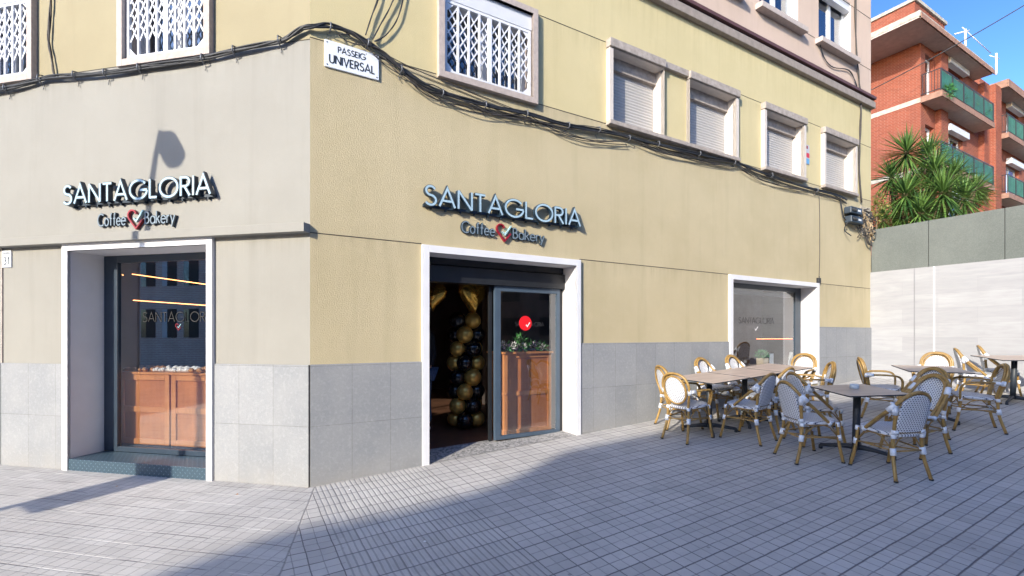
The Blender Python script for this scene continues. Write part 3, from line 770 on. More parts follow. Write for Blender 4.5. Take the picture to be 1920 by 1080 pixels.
hb = on(FR, 880, 556, 1.35)
heart_balloon(FR @ T(hb[0], 1.25, hb[1], .35), bc, .42)
ht = thing('reflection_heart', 'second gold foil heart balloon added for a reflection at the left door jamb', 'balloon', FR @ T(1.75, 1.3, 2.2))  # added heart standing in for a dim reflection in the glass
hb2 = on(FR, 812, 556, 1.3)
heart_balloon(FR @ T(hb2[0], 1.3, hb2[1], -.6), ht, .33)
m = MB(); m.tube([(hb2[0], 1.3, hb2[1] + .1), (hb2[0], 1.3, 2.745)], .003, 5); m.build('ribbon', M_['goldfoil'], ht, FR)
ht.name = 'heart_balloon'; WM['heart_balloon'] = FR @ T(1.75, 1.3, 2.2)

# person standing inside, mostly behind the left jamb
def person():
    base = FR @ T(1.70, 1.45, .125, R_(35))
    t = thing('person', 'person in dark jacket, jeans and pale trainers standing inside the open door', 'person', base)
    def skin(name, verts, edges, radii, mat, root=0, sub=2):
        me = bpy.data.meshes.new(name); me.from_pydata(verts, edges, []); o = bpy.data.objects.new(name, me); COL.objects.link(o); place(o, base, t)
        me.materials.append(mat); sk = o.modifiers.new('sk', 'SKIN'); sk.use_smooth_shade = True
        for d, r in zip(me.skin_vertices[0].data, radii): d.radius = r if isinstance(r, tuple) else (r, r)
        me.skin_vertices[0].data[root].use_root = True
        sb = o.modifiers.new('su', 'SUBSURF'); sb.levels = sub; sb.render_levels = sub; return o
    V = [(0, 0, .93), (0, 0, 1.10), (0, -.01, 1.28), (0, 0, 1.43), (0, .01, 1.50), (0, .02, 1.58), (0, .03, 1.66), (0, .02, 1.74),
         (.10, 0, .88), (.11, .02, .50), (.11, -.02, .09), (.11, .10, .035), (.11, .17, .03), (-.10, 0, .88), (-.11, .02, .50), (-.12, -.02, .09), (-.13, .10, .035), (-.14, .17, .03),
         (.19, 0, 1.41), (.24, -.02, 1.13), (.25, .06, .88), (.25, .09, .80), (-.19, 0, 1.41), (-.24, -.02, 1.13), (-.25, .06, .88), (-.25, .09, .80)]
    E = [(0, 1), (1, 2), (2, 3), (3, 4), (4, 5), (5, 6), (6, 7), (0, 8), (8, 9), (9, 10), (10, 11), (11, 12), (0, 13), (13, 14), (14, 15), (15, 16), (16, 17), (3, 18), (18, 19), (19, 20), (20, 21), (3, 22), (22, 23), (23, 24), (24, 25)]
    Rr = [(.15, .10), (.13, .095), (.15, .11), (.12, .08), .055, (.07, .085), (.075, .095), .05, .09, .062, .042, .045, .03, .09, .062, .042, .045, .03, .06, .045, .033, .03, .06, .045, .033, .03]
    skin('body', V, E, Rr, simple('skin', (.45, .27, .19), .5))
    skin('jacket', [(0, 0, .88), (0, 0, 1.10), (0, -.01, 1.28), (0, 0, 1.43), (.20, 0, 1.41), (.25, -.02, 1.13), (.255, .05, .91), (-.20, 0, 1.41), (-.25, -.02, 1.13), (-.255, .05, .91)],
         [(0, 1), (1, 2), (2, 3), (3, 4), (4, 5), (5, 6), (3, 7), (7, 8), (8, 9)], [(.185, .135), (.165, .125), (.18, .135), (.13, .095), .078, .06, .048, .078, .06, .048], simple('dark jacket', (.02, .022, .03), .8))
    skin('jeans', [(0, 0, .93), (.105, 0, .86), (.115, .02, .50), (.115, -.02, .11), (-.105, 0, .86), (-.115, .02, .50), (-.125, -.02, .11)], [(0, 1), (1, 2), (2, 3), (0, 4), (4, 5), (5, 6)], [(.17, .12), .105, .078, .066, .105, .078, .066], simple('blue denim', (.06, .10, .19), .85, var=.3, sc=30))
    for sg, dx_ in ((1, 0), (-1, -.02)):
        m = MB(); m.ell((sg * .115 + dx_, .07, .045), (.052, .14, .05), 12, 8); m.build('trainer', simple('pale trainer', (.62, .52, .54), .6), t, base)
    m = MB(); m.ell((0, .005, 1.70), (.088, .105, .10), 14, 10); m.build('hair', simple('dark hair', (.02, .015, .01), .7), t, base)
person()

# table, plant, menu and chair inside the right window
tq, zq = on(FR, 1430, 691, .75); zq = .90
it = thing('cafe_table', 'small table just inside the right shop window', 'table', FR @ T(tq, .95, .13))
m = MB(); m.box(tq - .45, tq + .45, .55, 1.2, zq - .025, zq); m.build('tabletop', M_['tabletop'], it, FR); m = MB(); m.tube([(tq, .93, .125), (tq, .93, zq - .025)], .03, 10); m.tube([(tq, .93, .125), (tq, .93, .14)], .2, 20); m.build('pedestal', M_['iron'], it, FR)
pp = thing('potted_plant', 'small green plant in a beige paper pot inside the right window', 'plant', FR @ T(tq - .1, .7, zq))
m = MB(); m.prism([(tq - .18, zq + .001), (tq - .01, zq + .001), (tq + .0, zq + .17), (tq - .19, zq + .17)], .62, .77); m.build('pot', simple('kraft paper', (.60, .48, .35), .8), pp, FR)
m = MB(); leafy(m, (tq - .09, .70, zq + .24), (.16, .09, .08), 260, .06, .012); m.build('foliage', simple('bright foliage', (.12, .32, .14), .5, var=.4, sc=30), pp, FR)
m = MB(); m.box(tq + .10, tq + .24, .66, .665, zq + .001, zq + .26); tag(m.build('menu_card', simple('white card', (.80, .81, .83), .6), None, FR), 'white menu card standing on the table inside the right window', 'menu')
cq = on(FR, 1470, 690, 1.1)[0]
sc_ = thing('shell_chair', 'white plastic shell chair inside the right window', 'chair', FR @ T(cq, 1.2, .13))
m = MB(); m.grid(lambda u, v: (cq + (u - .5) * .44 * (1 - .3 * max(0, v - .6)), 1.0 - .10 * (abs(u - .5) * 2) ** 2 - v * .06, .58 + v * .58 - (.08 * (abs(u - .5) * 2) ** 3 if v > .8 else 0)), 12, 10)
m.build('backrest', simple('white plastic', (.75, .78, .84), .3), sc_, FR, solid=.012)
m = MB(); m.box(cq - .22, cq + .22, 1.0, 1.42, .56, .58); m.build('seat', M_['metalwhite'], sc_, FR, bevel=.01)
for a, b in ((-.2, 1.03), (.2, 1.03), (-.2, 1.4), (.2, 1.4)):
    m = MB(); m.tube([(cq + a, b, .13), (cq + a, b, .56)], .012, 6); m.build('leg', M_['metalwhite'], sc_, FR)

# ------------------------------------------------------------------ upper windows
def barred(F, h, name_lbl, box_top=True):
    x0, x1, z0, z1 = h; fw = .075
    m = MB()
    m.box(x0 - fw, x0, -.065, .0, z0 - fw, z1 + fw); m.box(x1, x1 + fw, -.065, .0, z0 - fw, z1 + fw)
    m.box(x0, x1, -.065, .0, z0 - fw, z0); m.box(x0, x1, -.065, .0, z1, z1 + fw)
    m.quad((x0, -.065, z0), (x0, .25, z0), (x0, .25, z1), (x0, -.065, z1)); m.quad((x1, -.065, z0), (x1, -.065, z1), (x1, .25, z1), (x1, .25, z0))
    m.quad((x0, -.065, z1), (x0, .25, z1), (x1, .25, z1), (x1, -.065, z1)); m.quad((x0, -.065, z0), (x1, -.065, z0), (x1, .25, z0), (x0, .25, z0))
    w = m.build('barred_window', M_['stone'], cafe, F, bevel=.003)
    zt = z1 - .20
    m = MB(); m.box(x0, x1, -.02, .16, zt, z1); m.build('shutter_box', M_['alu'], w, F, bevel=.004)
    # sash
    m = MB(); xm = (x0 + x1) / 2
    for a, b in ((x0, x0 + .05), (x1 - .05, x1), (xm - .035, xm + .035)): m.box(a, b, .15, .20, z0, zt)
    m.box(x0 + .05, xm - .035, .15, .2, z0, z0 + .05); m.box(xm + .035, x1 - .05, .15, .2, z0, z0 + .05)
    m.build('sash', M_['alu'], w, F)
    m = MB(); m.box(x0 + .05, x1 - .05, .17, .176, z0 + .05, zt); m.build('pane', M_['winglass'], w, F)
    m = MB(); m.box(x0 + .02, x1 - .02, .205, .215, zt - .22, zt); m.build('roller_slats', M_['shutter'], w, F)
    m = MB()
    m.grid(lambda u, v: (x0 + .06 + u * (x1 - x0 - .12), .24 + .012 * math.sin(u * 60), z0 + v * (zt - z0)), 60, 1); m.build('curtain', simple('blue grey curtain', (.16, .24, .36), .8, var=.4, sc=5), w, F)
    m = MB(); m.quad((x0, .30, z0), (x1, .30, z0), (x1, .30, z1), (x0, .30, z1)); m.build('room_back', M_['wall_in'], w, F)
    # scissor grille
    m = MB(); y = .0; g0, g1 = x0 + .015, x1 - .015; b0, b1 = z0 + .015, zt - .01
    m.box(g0, g0 + .03, y - .02, y + .015, b0, b1); m.box(g1 - .03, g1, y - .02, y + .015, b0, b1)
    m.box(g0 + .03, g1 - .03, y - .02, y + .015, b0, b0 + .035); m.box(g0 + .03, g1 - .03, y - .02, y + .015, b1 - .03, b1)
    for sx, sz in ((g0 + .03, b0 + .035), (g1 - .03, b0 + .035), (g0 + .03, b1 - .03), (g1 - .03, b1 - .03)):
        dx_ = .09 if sx < xm else -.09; dz_ = .09 if sz < (b0 + b1) / 2 else -.09
        m.prism([(sx, sz), (sx + dx_, sz), (sx, sz + dz_)] if dx_ * dz_ > 0 else [(sx, sz), (sx, sz + dz_), (sx + dx_, sz)], y - .012, y - .004)
    nb = 8; xs = [g0 + .03 + (g1 - g0 - .06) * k / nb for k in range(nb + 1)]
    for k, x in enumerate(xs[1:-1], 1):
        wdt = .012 if k != nb // 2 else .028
        m.box(x - wdt, x + wdt, y - .018, y + .006, b0 + .035, b1 - .03)
    zz = [b0 + .22 + i * (b1 - b0 - .30) / 4 for i in range(5)]
    for k in range(nb):
        a, b = xs[k] + .010, xs[k + 1] - .010
        for i in range(0, 4):
            q0, q1 = zz[i], zz[i + 1] + .0
            e = (q1 - q0) * .18
            m.ribbon([(a, q0 - e), (b, q1 + e)], .017, y - .010, y - .004); m.ribbon([(a, q1 + e), (b, q0 - e)], .017, y - .003, y + .003)
    m.build('scissor_grille', M_['metalwhite'], w, F)
barred(FR, BW1, ''); barred(FL, BW2, ''); barred(FL, BW3, '')

def shuttered(F, h, jl=.07, jr=.07, sill=True):
    x0, x1, z0, z1 = h
    m = MB(); m.box(x0 - jl, x0, -.07, .0, z0, z1 + .0); m.box(x1, x1 + jr, -.07, .0, z0, z1)
    m.quad((x0, -.07, z0), (x0, .22, z0), (x0, .22, z1), (x0, -.07, z1)); m.quad((x1, -.07, z0), (x1, -.07, z1), (x1, .22, z1), (x1, .22, z0))
    m.quad((x0, -.07, z1), (x0, .22, z1), (x1, .22, z1), (x1, -.07, z1)); m.quad((x0, -.07, z0), (x1, -.07, z0), (x1, .22, z0), (x0, .22, z0))
    w = m.build('shuttered_window', simple('pale jamb stone', (.58, .53, .48), .8, var=.06, bump=.2), cafe, F)
    m = MB(); m.box(x0, x1, .16, .18, z0, z1 - .18); m.build('roller_shutter', M_['shutter'], w, F)
    m = MB(); m.box(x0, x1, .10, .20, z1 - .18, z1); m.build('shutter_box', M_['sillgrey'], w, F)
    m = MB(); m.box(x0 - jl - .01, x1 + jr + .01, -.10, .0, z1 + .01, z1 + .13); m.build('lintel', M_['sillgrey'], w, F, bevel=.008)
    if sill: m = MB(); m.box(x0 - jl - .01, x1 + jr + .01, -.10, .0, z0 - .06, z0); m.build('sill', M_['sillgrey'], w, F, bevel=.006)
    return w
shuttered(FR, SH[0], .07, .0, False); shuttered(FR, SH[1], .0, .07, False)
m = MB(); m.box(3.94, 6.91, -.10, .0, 4.56, 4.62); m.box(5.07, 5.63, -.06, .0, 5.70, 5.80); m.build('sill', M_['sillgrey'], cafe, FR, bevel=.006)
shuttered(FR, SH[2]); shuttered(FR, SH[3])

def pinkwin(h, F=FR):
    x0, x1, z0, z1 = h; m = MB()
    m.quad((x0, 0, z0), (x0, .25, z0), (x0, .25, z1), (x0, 0, z1)); m.quad((x1, 0, z0), (x1, 0, z1), (x1, .25, z1), (x1, .25, z0)); m.quad((x0, 0, z1), (x0, .25, z1), (x1, .25, z1), (x1, 0, z1)); m.quad((x0, 0, z0), (x1, 0, z0), (x1, .25, z0), (x0, .25, z0))
    w = m.build('window', M_['reveal'], cafe, F)
    m = MB(); m.box(x0 - .13, x1 + .12, -.14, .0, z0 - .10, z0); m.build('sill', M_['stone'], w, F, bevel=.006)
    xm = (x0 + x1) / 2 + .05; m = MB()
    for a, b in ((x0, x0 + .06), (xm - .05, xm + .05), (x1 - .06, x1)): m.box(a, b, .14, .20, z0, z1)
    m.box(x0 + .06, xm - .05, .14, .2, z0, z0 + .07); m.box(xm + .05, x1 - .06, .14, .2, z0, z0 + .07)
    m.build('sash', M_['alu'], w, F)
    m = MB(); m.box(x0 + .06, x1 - .06, .165, .17, z0 + .07, z1); m.build('pane', M_['winglass'], w, F)
    m = MB(); m.box(x0, x1, .02, .13, z1 - .16, z1); m.build('roller_box', M_['alu'], w, F)
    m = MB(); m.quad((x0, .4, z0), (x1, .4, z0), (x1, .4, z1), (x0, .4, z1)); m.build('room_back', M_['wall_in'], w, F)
for h in PW: pinkwin(h)

# ------------------------------------------------------------------ signs
def shop_sign(F, x0, x1, zb, H, tx0, tx1, tz, hx, hz, hs, label):
    t = thing('shop_sign', label, 'sign', F @ T((x0 + x1) / 2, 0, zb))
    m = MB(); draw(m, 'SANTAGLORIA', x0, x1, zb, H, -.092, .115, .052, rim=.012); m.build('lettering', [M_['letter'], M_['letterside']], t, F)
    m = MB(); m.box(x0, x1, -.038, -.0, zb - .012, zb + .018)
    for k in range(12): x = x0 + (x1 - x0) * (k + .5) / 12; m.box(x - .008, x + .008, -.036, -.001, zb - .035, zb - .013)
    m.build('mounting_rail', M_['letterside'], t, F)
    Ht = .135; g = hs * .70
    m = MB(); draw(m, 'Coffee', tx0, hx - g, tz, Ht, -.034, .09, .03, rim=.010); m.build('tagline', [M_['tagface'], M_['letterside']], t, F)
    m = MB(); draw(m, 'Bakery', hx + g, tx1, tz - .004, Ht, -.034, .09, .03, .15, rim=.010); m.build('tagline', [M_['tagface'], M_['letterside']], t, F)
    m = MB(); heart(m, hx, hz, hs, -.036, .03); m.build('heart_logo', [M_['crimson'], M_['crimson'], M_['crimson'], M_['mint']], t, F)
a = on(FR, 797, 385, -.09); b = on(FR, 1088, 424, -.09)
shop_sign(FR, a[0], b[0], 3.03, .215, *[on(FR, 866, 440, -.03)[0], on(FR, 1020, 455, -.03)[0]], 2.775, on(FR, 945, 437, -.03)[0], 2.845, .19, 'raised pale blue bakery lettering with red heart above the open sliding door')
a = on(FL, 119, 385, -.09); b = on(FL, 394, 369, -.09)
shop_sign(FL, a[0], b[0], 3.03, .205, *[on(FL, 184, 425, -.03)[0], on(FL, 328, 420, -.03)[0]], 2.775, on(FL, 254, 411, -.03)[0], 2.845, .19, 'raised pale blue bakery lettering with red heart above the left shop window')
# street name plate
t = thing('street_name_plate', 'white street name plate reading PASSEIG UNIVERSAL near the building corner', 'street sign', FR @ T(.415, 0, 4.3))
m = MB(); m.box(.135, .695, -.02, .0, 4.325, 4.605); m.build('plate', simple('glazed white plate', (.72, .77, .84), .3, var=.03), t, FR, bevel=.006)
m = MB(); draw(m, 'PASSEIG', .27, .55, 4.50, .062, -.022, .15, .001, .2); draw(m, 'UNIVERSAL', .185, .645, 4.375, .085, -.022, .15, .001, .2); m.build('lettering', [M_['rail'], M_['rail']], t, FR)
m = MB()
for x in (.16, .67):
    for z in (4.35, 4.58): m.ell((x, -.021, z), (.008, .004, .008), 8, 4)
m.build('screw', M_['clip'], t, FR)
# house number
t = thing('house_number_plate', 'small white house number plate reading 31 at the left edge of the wall', 'house number', FL @ T(-4.05, 0, 2.35))
m = MB(); m.box(-4.115, -3.975, -.015, .0, 2.355, 2.555); m.build('plate', simple('white enamel plate', (.66, .70, .76), .35, var=.03), t, FL, bevel=.003)
m = MB(); draw(m, '31', -4.085, -4.005, 2.39, .085, -.017, .14, .001, .3); m.build('lettering', [M_['rail'], M_['rail']], t, FL); m = MB(); draw(m, 'PASSEIG', -4.10, -3.99, 2.515, .018, -.017, .16, .001, .2); m.build('lettering', [M_['rail'], M_['rail']], t, FL)
# alarm sticker plate
t = thing('alarm_plate', 'small alarm company plate with red and blue bands between two shuttered windows', 'sign', FR @ T(9.13, 0, 5.0))
m = MB(); m.box(9.04, 9.24, -.012, .0, 4.95, 5.33); m.build('plate', simple('grey plate', (.42, .44, .48), .5), t, FR)
m = MB(); m.box(9.045, 9.235, -.014, -.0125, 5.08, 5.17); m.build('red_band', simple('red band', (.55, .03, .06), .5), t, FR)
m = MB(); m.box(9.045, 9.235, -.014, -.0125, 4.96, 5.06); m.build('blue_band', simple('blue band', (.12, .32, .55), .5), t, FR)
m = MB(); m.box(9.10, 9.18, -.014, -.0125, 5.25, 5.31); m.build('emblem', M_['crimson'], t, FR)

# ------------------------------------------------------------------ cables
def pathpts(F, px, out): return [F @ Vector((on(F, x, y)[0], -out, on(F, x, y)[1])) for x, y in px]
main = pathpts(FL, [(-60, 180), (0, 173), (40, 166), (73, 156), (100, 149), (150, 146), (210, 141), (280, 130), (340, 122), (390, 114), (440, 101), (500, 88), (535, 80), (560, 66), (576, 58)], .05) + \
    pathpts(FR, [(590, 54), (610, 52), (635, 57), (660, 68), (690, 86), (720, 108), (750, 132), (790, 160), (825, 176), (870, 190), (920, 203), (985, 216), (1060, 237), (1140, 251), (1200, 266), (1290, 287), (1340, 299), (1380, 308), (1410, 320), (1440, 330), (1500, 350), (1560, 366), (1583, 376)], .05)
def strand(pts, r, amp, ph, mat_, name, parent, freq=1.3, n=5, sag=0.0, drift=None):
    P = cat_rom(pts, n); L = len(P); out = []
    ks = [random.uniform(.6, 1.6) for _ in range(4)]
    for i, p in enumerate(P):
        s = i / n
        w = Vector((math.sin(s * freq * ks[0] + ph), math.cos(s * freq * ks[1] + ph * 1.7), math.sin(s * freq * ks[2] + ph * 2.3) - sag * abs(math.sin(s * .5 + ph)))) * amp
        out.append(p + w * Vector((.3, .3, 1)) if False else p + Vector((w.x * .35, w.y * .35, w.z)))
    m = MB(); m.tube(out, r, 6); return m.build(name, mat_, parent)
cb = thing('cable_bundle', 'thick bundle of black cables strung along both facades under the first floor windows', 'cables', T(*main[15]))
for i in range(8): strand(main, random.choice((.008, .010, .012)), .018, i * 1.1, M_['cable'], 'cable', cb)
for i in range(3): strand(main[17:], .006, .045, i * 1.9 + .4, M_['cable2'], 'cable', cb, 1.0, sag=1.2)
lo = pathpts(FR, [(745, 130), (790, 172), (850, 200), (920, 215), (985, 219)], .04)
for i in range(3): strand(lo, .006, .03, i * 1.3, M_['cable2'], 'cable', cb)
for q, ys in (([(985, 219), (1010, 232), (1060, 255), (1110, 268), (1170, 270)], 0), ([(1200, 272), (1250, 292), (1310, 305), (1370, 312)], 0), ([(1385, 316), (1420, 338), (1460, 351), (1510, 358)], 0)):
    for i in range(3): strand(pathpts(FR, q, .05), .006, .025, i * 1.3 + 2, M_['cable2'], 'cable', cb)
for q in ([(640, 62), (700, 104), (790, 135), (900, 180), (985, 216)], [(690, 90), (760, 125), (860, 165), (985, 216)]): strand(pathpts(FR, q, .035), .005, .02, 1, M_['cable2'], 'cable', cb)
for (F, x, y) in ((FL, 22, 170), (FL, 85, 152), (FL, 150, 146), (FL, 207, 142), (FL, 270, 132), (FL, 388, 115), (FL, 446, 100), (FL, 530, 82), (FR, 616, 56), (FR, 686, 85), (FR, 748, 134), (FR, 825, 178), (FR, 905, 200), (FR, 982, 216), (FR, 1060, 238), (FR, 1117, 246), (FR, 1173, 262), (FR, 1228, 272), (FR, 1305, 290), (FR, 1370, 306), (FR, 1440, 330), (FR, 1525, 358)):
    a, z = on(F, x, y); m = MB(); m.tube([(a, -.02, z + .05), (a + .01, -.085, z + .03), (a + .01, -.09, z - .02), (a, -.03, z - .05)], .008, 6)
    m.tube([(a - .01, -.005, z - .05), (a, -.02, z - .11)], .004, 5); m.build('cable_clip', M_['clip'], cb, F)
# vertical runs
def run(px, F, nst, r, amp, name, label, out=.03, mat_='cable2'):
    pts = pathpts(F, px, out); t = thing(name, label, 'cables', T(*pts[0]))
    for i in range(nst): strand(pts, r, amp, i * 1.7, M_[mat_], 'cable', t, 2.2)
run([(98, -60), (101, 0), (99, 40), (97, 80), (102, 110), (108, 145)], FL, 5, .007, .02, 'cable_drop', 'tangled thin cables dropping down the left facade beside the left barred window')
run([(1601, -60), (1601, 20), (1603, 100), (1608, 150), (1611, 190), (1610, 250), (1608, 310), (1612, 378)], FR, 5, .010, .03, 'cable_drop', 'vertical cables running down the far end of the right facade into the junction boxes')
run([(1534, 84), (1542, 108), (1560, 128), (1588, 133), (1600, 152), (1607, 175)], FR, 2, .008, .012, 'cable_loop', 'loose black cable looping below the last pink floor window', mat_='cable')
run([(1533, 368), (1534, 420), (1534, 470), (1533, 519)], FR, 1, .006, .006, 'cable_drop', 'single thin wire hanging down to the right shop window corner')
for q in ([(684, 68), (695, 35), (708, 0), (715, -40)], [(697, 76), (712, 50), (728, 20), (745, -20)], [(700, 80), (722, 70), (742, 40), (755, 0), (760, -40)]):
    run(q, FR, 2, .006, .008, 'cable_loop', {684: 'straight thin wires rising from the bundle above the street name plate', 697: 'curved wire rising from the bundle between the plate and the barred window', 700: 'outermost looping wire rising towards the barred window top'}[q[0][0]], mat_='cable')
a, z = on(FR, 1533, 526); m = MB(); m.box(a - .05, a + .04, -.05, -.045 + .045, z - .05, z + .05); m.tube([(a, -.03, z + .05), (a, -.03, z + .09)], .01, 6)
tag(m.build('wire_box', M_['rail'], None, FR, bevel=.006), 'tiny black connector box at the top right of the right shop window', 'junction box')
# junction boxes
for i, (x, y) in enumerate(((1601, 396), (1602, 413))):
    a, z = on(FR, x, y, -.1); t = thing('junction_box', ['upper dark terminal box among tangled cables at the far end of the right facade', 'lower dark terminal box among tangled cables, just under the other box'][i], 'junction box', FR @ T(a, -.08, z))
    m = MB(); m.box(a - .26, a + .22, -.17, -.02, z - .075, z + .07); m.build('casing', simple('dark blue casing', (.03, .045, .065), .5, bump=.2), t, FR, bevel=.02)
    m = MB(); m.box(a + .02, a + .14, -.173, -.171, z - .02, z + .02); m.build('label_strip', M_['trimwhite'], t, FR)
    m = MB()
    for k in range(4): m.tube([(a - .22 + .05 * k, -.18, z + .04), (a - .22 + .05 * k, -.18, z - .04)], .012, 6)
    m.build('port', M_['rail'], t, FR)
tg = thing('cable_tangle', 'messy tangle of thin wires over bare brick around the terminal boxes', 'cables', FR @ T(11.2, 0, 4.0))
for k in range(22):
    P = []; x, z = 10.9 + random.random() * .8, 4.35 - random.random() * .25
    for j in range(7):
        P.append(FR @ Vector((min(max(x, 10.5), 11.78), -.03 - random.random() * .09, z))); x += random.gauss(.03, .13); z -= random.uniform(-.03, .17)
    m = MB(); m.tube(cat_rom(P, 4), random.choice((.006, .008, .011)), 5); m.build('cable', random.choice((M_['cable'], M_['cable2'], simple('tan wire', (.40, .30, .18), .7))), tg)
P = [FR @ Vector(v) for v in ((11.25, -.06, 4.0), (11.35, -.08, 3.8), (11.45, -.09, 3.62), (11.6, -.08, 3.56), (11.7, -.06, 3.7), (11.72, -.05, 4.0), (11.7, -.05, 4.3))]
for k in range(4): strand(P, .011, .02, k, M_['cable2'], 'cable', tg)
P = [FR @ Vector((on(FR, x, y)[0], -.05, on(FR, x, y)[1])) for x, y in ((1570, 370), (1574, 395), (1578, 410), (1586, 418))]
strand(P, .012, .004, 0, M_['cable'], 'cable', tg)
def baremat():
    s = NT('bare masonry'); n = s.noise(14, 5, .7); col = s.mix(s.ramp(n, .35, .65), (.30, .24, .16), (.62, .56, .44)); s.bump(n, 1, .03); return s.out(col, .95)
m = MB(); poly = [(11.18, 4.30), (11.32, 4.42), (11.55, 4.40), (11.78, 4.44), (11.78, 3.78), (11.62, 3.66), (11.5, 3.74), (11.38, 3.72), (11.36, 3.95), (11.22, 4.05)]
m.prism(poly, -.006, .002); m.build('bare_masonry', baremat(), cafe, FR)

# ------------------------------------------------------------------ end wall of the terrace
FW = Matrix(((RN.x, RX.x, 0, 0), (RN.y, RX.y, 0, 0), (0, 0, 1, 0), (0, 0, 0, 1)))
wo = FR @ Vector((TE, 0, 0)); FW.translation = wo       # x = outward from the facade, y = beyond
tw = thing('terrace_wall', 'wall closing the terrace, grey concrete above and pale marbled tile below', 'wall', FW)
m = MB()
for a, b in ((.0, 1.021), (1.033, 2.157), (2.167, 4.2), (4.21, 6.3), (6.31, 9)): m.box(a, b, .02, .30, 2.97, 3.935)
m.build('concrete_band', M_['concrete'], tw, FW, bevel=.003)
m = MB(); m.box(-.0, 9, .06, .29, 2.9, 3.9); m.build('core', M_['dark'], tw, FW)
m = MB(); m.box(-.06, 9, -.03, .02, -.6, 2.965); m.build('tile_cladding', M_['tile'], tw, FW)
m = MB(); m.box(.80, .818, -.036, -.029, .2, 2.96); m.build('dark_joint', simple('grey joint', (.22, .22, .24), .6), tw, FW)
m = MB(); m.box(1.125, 1.15, -.038, -.029, .2, 2.96); m.build('cover_strip', M_['trimwhite'], tw, FW)
# raised ground behind
m = MB(); q = [wo + RX * .3 + RN * -30, wo + RX * .3 + RN * 12, wo + RX * 90 + RN * 12, wo + RX * 90 + RN * -30]
zt = 3.4; m.add([(v.x, v.y, zt) for v in q] + [(v.x, v.y, -1) for v in q], [(0, 1, 2, 3), (0, 4, 5, 1), (1, 5, 6, 2), (2, 6, 7, 3), (3, 7, 4, 0)])
tag(m.build('raised_ground', simple('earth', (.16, .12, .08), .95, var=.3, sc=3, bump=.5)), None, None, kind='structure')

# ------------------------------------------------------------------ yucca
M_['yucca'] = None
s = NT('yucca leaf'); gi = s.n('ShaderNodeNewGeometry'); rnd = gi.outputs['Random Per Island']
col = s.mix(rnd, (.022, .07, .018), (.13, .23, .05)); M_['yucca'] = s.out(col, .42, spec=.5)
M_['bark'] = simple('yucca bark', (.16, .11, .07), .95, var=.4, sc=12, bump=.8, bsc=25)
M_['thatch'] = simple('dead leaf skirt', (.30, .21, .12), .9, var=.3, sc=12)
yu = thing('yucca', 'large many-headed yucca growing behind the grey wall in front of the red brick building', 'plant', T(10.9, 12.9, 3.4))
heads = [(1700, 283, 12.6, 1.0), (1742, 288, 13.2, .9), (1752, 318, 12.5, 1.0), (1672, 330, 13.0, .85), (1698, 362, 12.3, 1.0), (1712, 352, 13.4, .8), (1768, 358, 12.0, 1.1), (1808, 368, 12.6, .95), (1790, 325, 13.2, .8), (1725, 395, 12.0, .95), (1655, 410, 12.6, .6), (1830, 350, 13.4, .7), (1690, 402, 12.5, .8), (1775, 398, 12.4, .8)]
lm = MB(); tm = MB(); dm = MB()
for px, py, Y, sc in heads:
    c = Vector(((px - 960) / 886 * Y, Y, EYE + (628 - py) / 886 * Y))
    root = Vector((10.9 + (c.x - 10.9) * .45, 12.9 + (c.y - 12.9) * .3, 3.3)); md = (c + root) / 2 + Vector((random.uniform(-.1, .1), 0, -.1))
    tm.tube(cat_rom([root, md, c], 6), [.09 - .0035 * k for k in range(13)], 8)
    for k in range(135):
        ga = k * 2.39996; el = R_(88 - 150 * (k / 135) ** .95) + random.gauss(0, .08)
        d = Vector((math.cos(ga) * math.cos(el), math.sin(ga) * math.cos(el), math.sin(el)))
        ln = sc * random.uniform(.62, .86) * (1 - .25 * (k < 14)); w = .021 * sc
        sd = d.cross(Vector((0, 0, 1))); sd = sd.normalized() if sd.length > .05 else Vector((1, 0, 0)); up = sd.cross(d)
        b0 = c + d * .03 + Vector((0, 0, -.12 * (k / 135)))
        dr = Vector((0, 0, -.10 * ln * (1 + k / 60)))
        p1 = b0 + d * ln * .45 + dr * .15; p2 = b0 + d * ln + dr * .7
        lm.add([b0 - sd * w * .6, b0 + sd * w * .6, p1 + sd * w, p1 + up * -.012, p1 - sd * w, p2], [(0, 3, 4), (0, 1, 3), (1, 2, 3), (3, 2, 5), (3, 5, 4)])
    for k in range(26):
        ga = random.uniform(0, 6.28); d = Vector((math.cos(ga) * .35, math.sin(ga) * .35, -1)).normalized(); b0 = c + Vector((math.cos(ga) * .05, math.sin(ga) * .05, -.12 - random.random() * .15)); sd = d.cross(Vector((0, 0, 1))).normalized()
        dm.add([b0 - sd * .014, b0 + sd * .014, b0 + d * sc * .35], [(0, 1, 2)])
    dm.build('dry_leaf_skirt', M_['thatch'], yu); dm = MB()
lm.build('crown', M_['yucca'], yu); tm.build('trunk', M_['bark'], yu)
sh = thing('shrub', 'small leafy shrub with yellowing leaves between the corner of the building and the yucca', 'plant', T(9.75, 12.6, 3.4))
m = MB()
for px, py in ((1642, 385), (1648, 372), (1652, 380), (1645, 395), (1655, 388), (1644, 410)):
    Y = 12.2; leafy(m, ((px - 960) / 886 * Y, Y, EYE + (628 - py) / 886 * Y), (.12, .12, .12), 40, .09, .02)
m.build('foliage', simple('yellow green leaves', (.17, .18, .04), .6, var=.5, sc=8), sh)
m = MB(); m.tube([(9.5, 12.3, 3.3), (9.45, 12.25, 4.2), (9.42, 12.2, 5.0)], [.03, .02, .01], 6); m.build('stem', M_['bark'], sh)

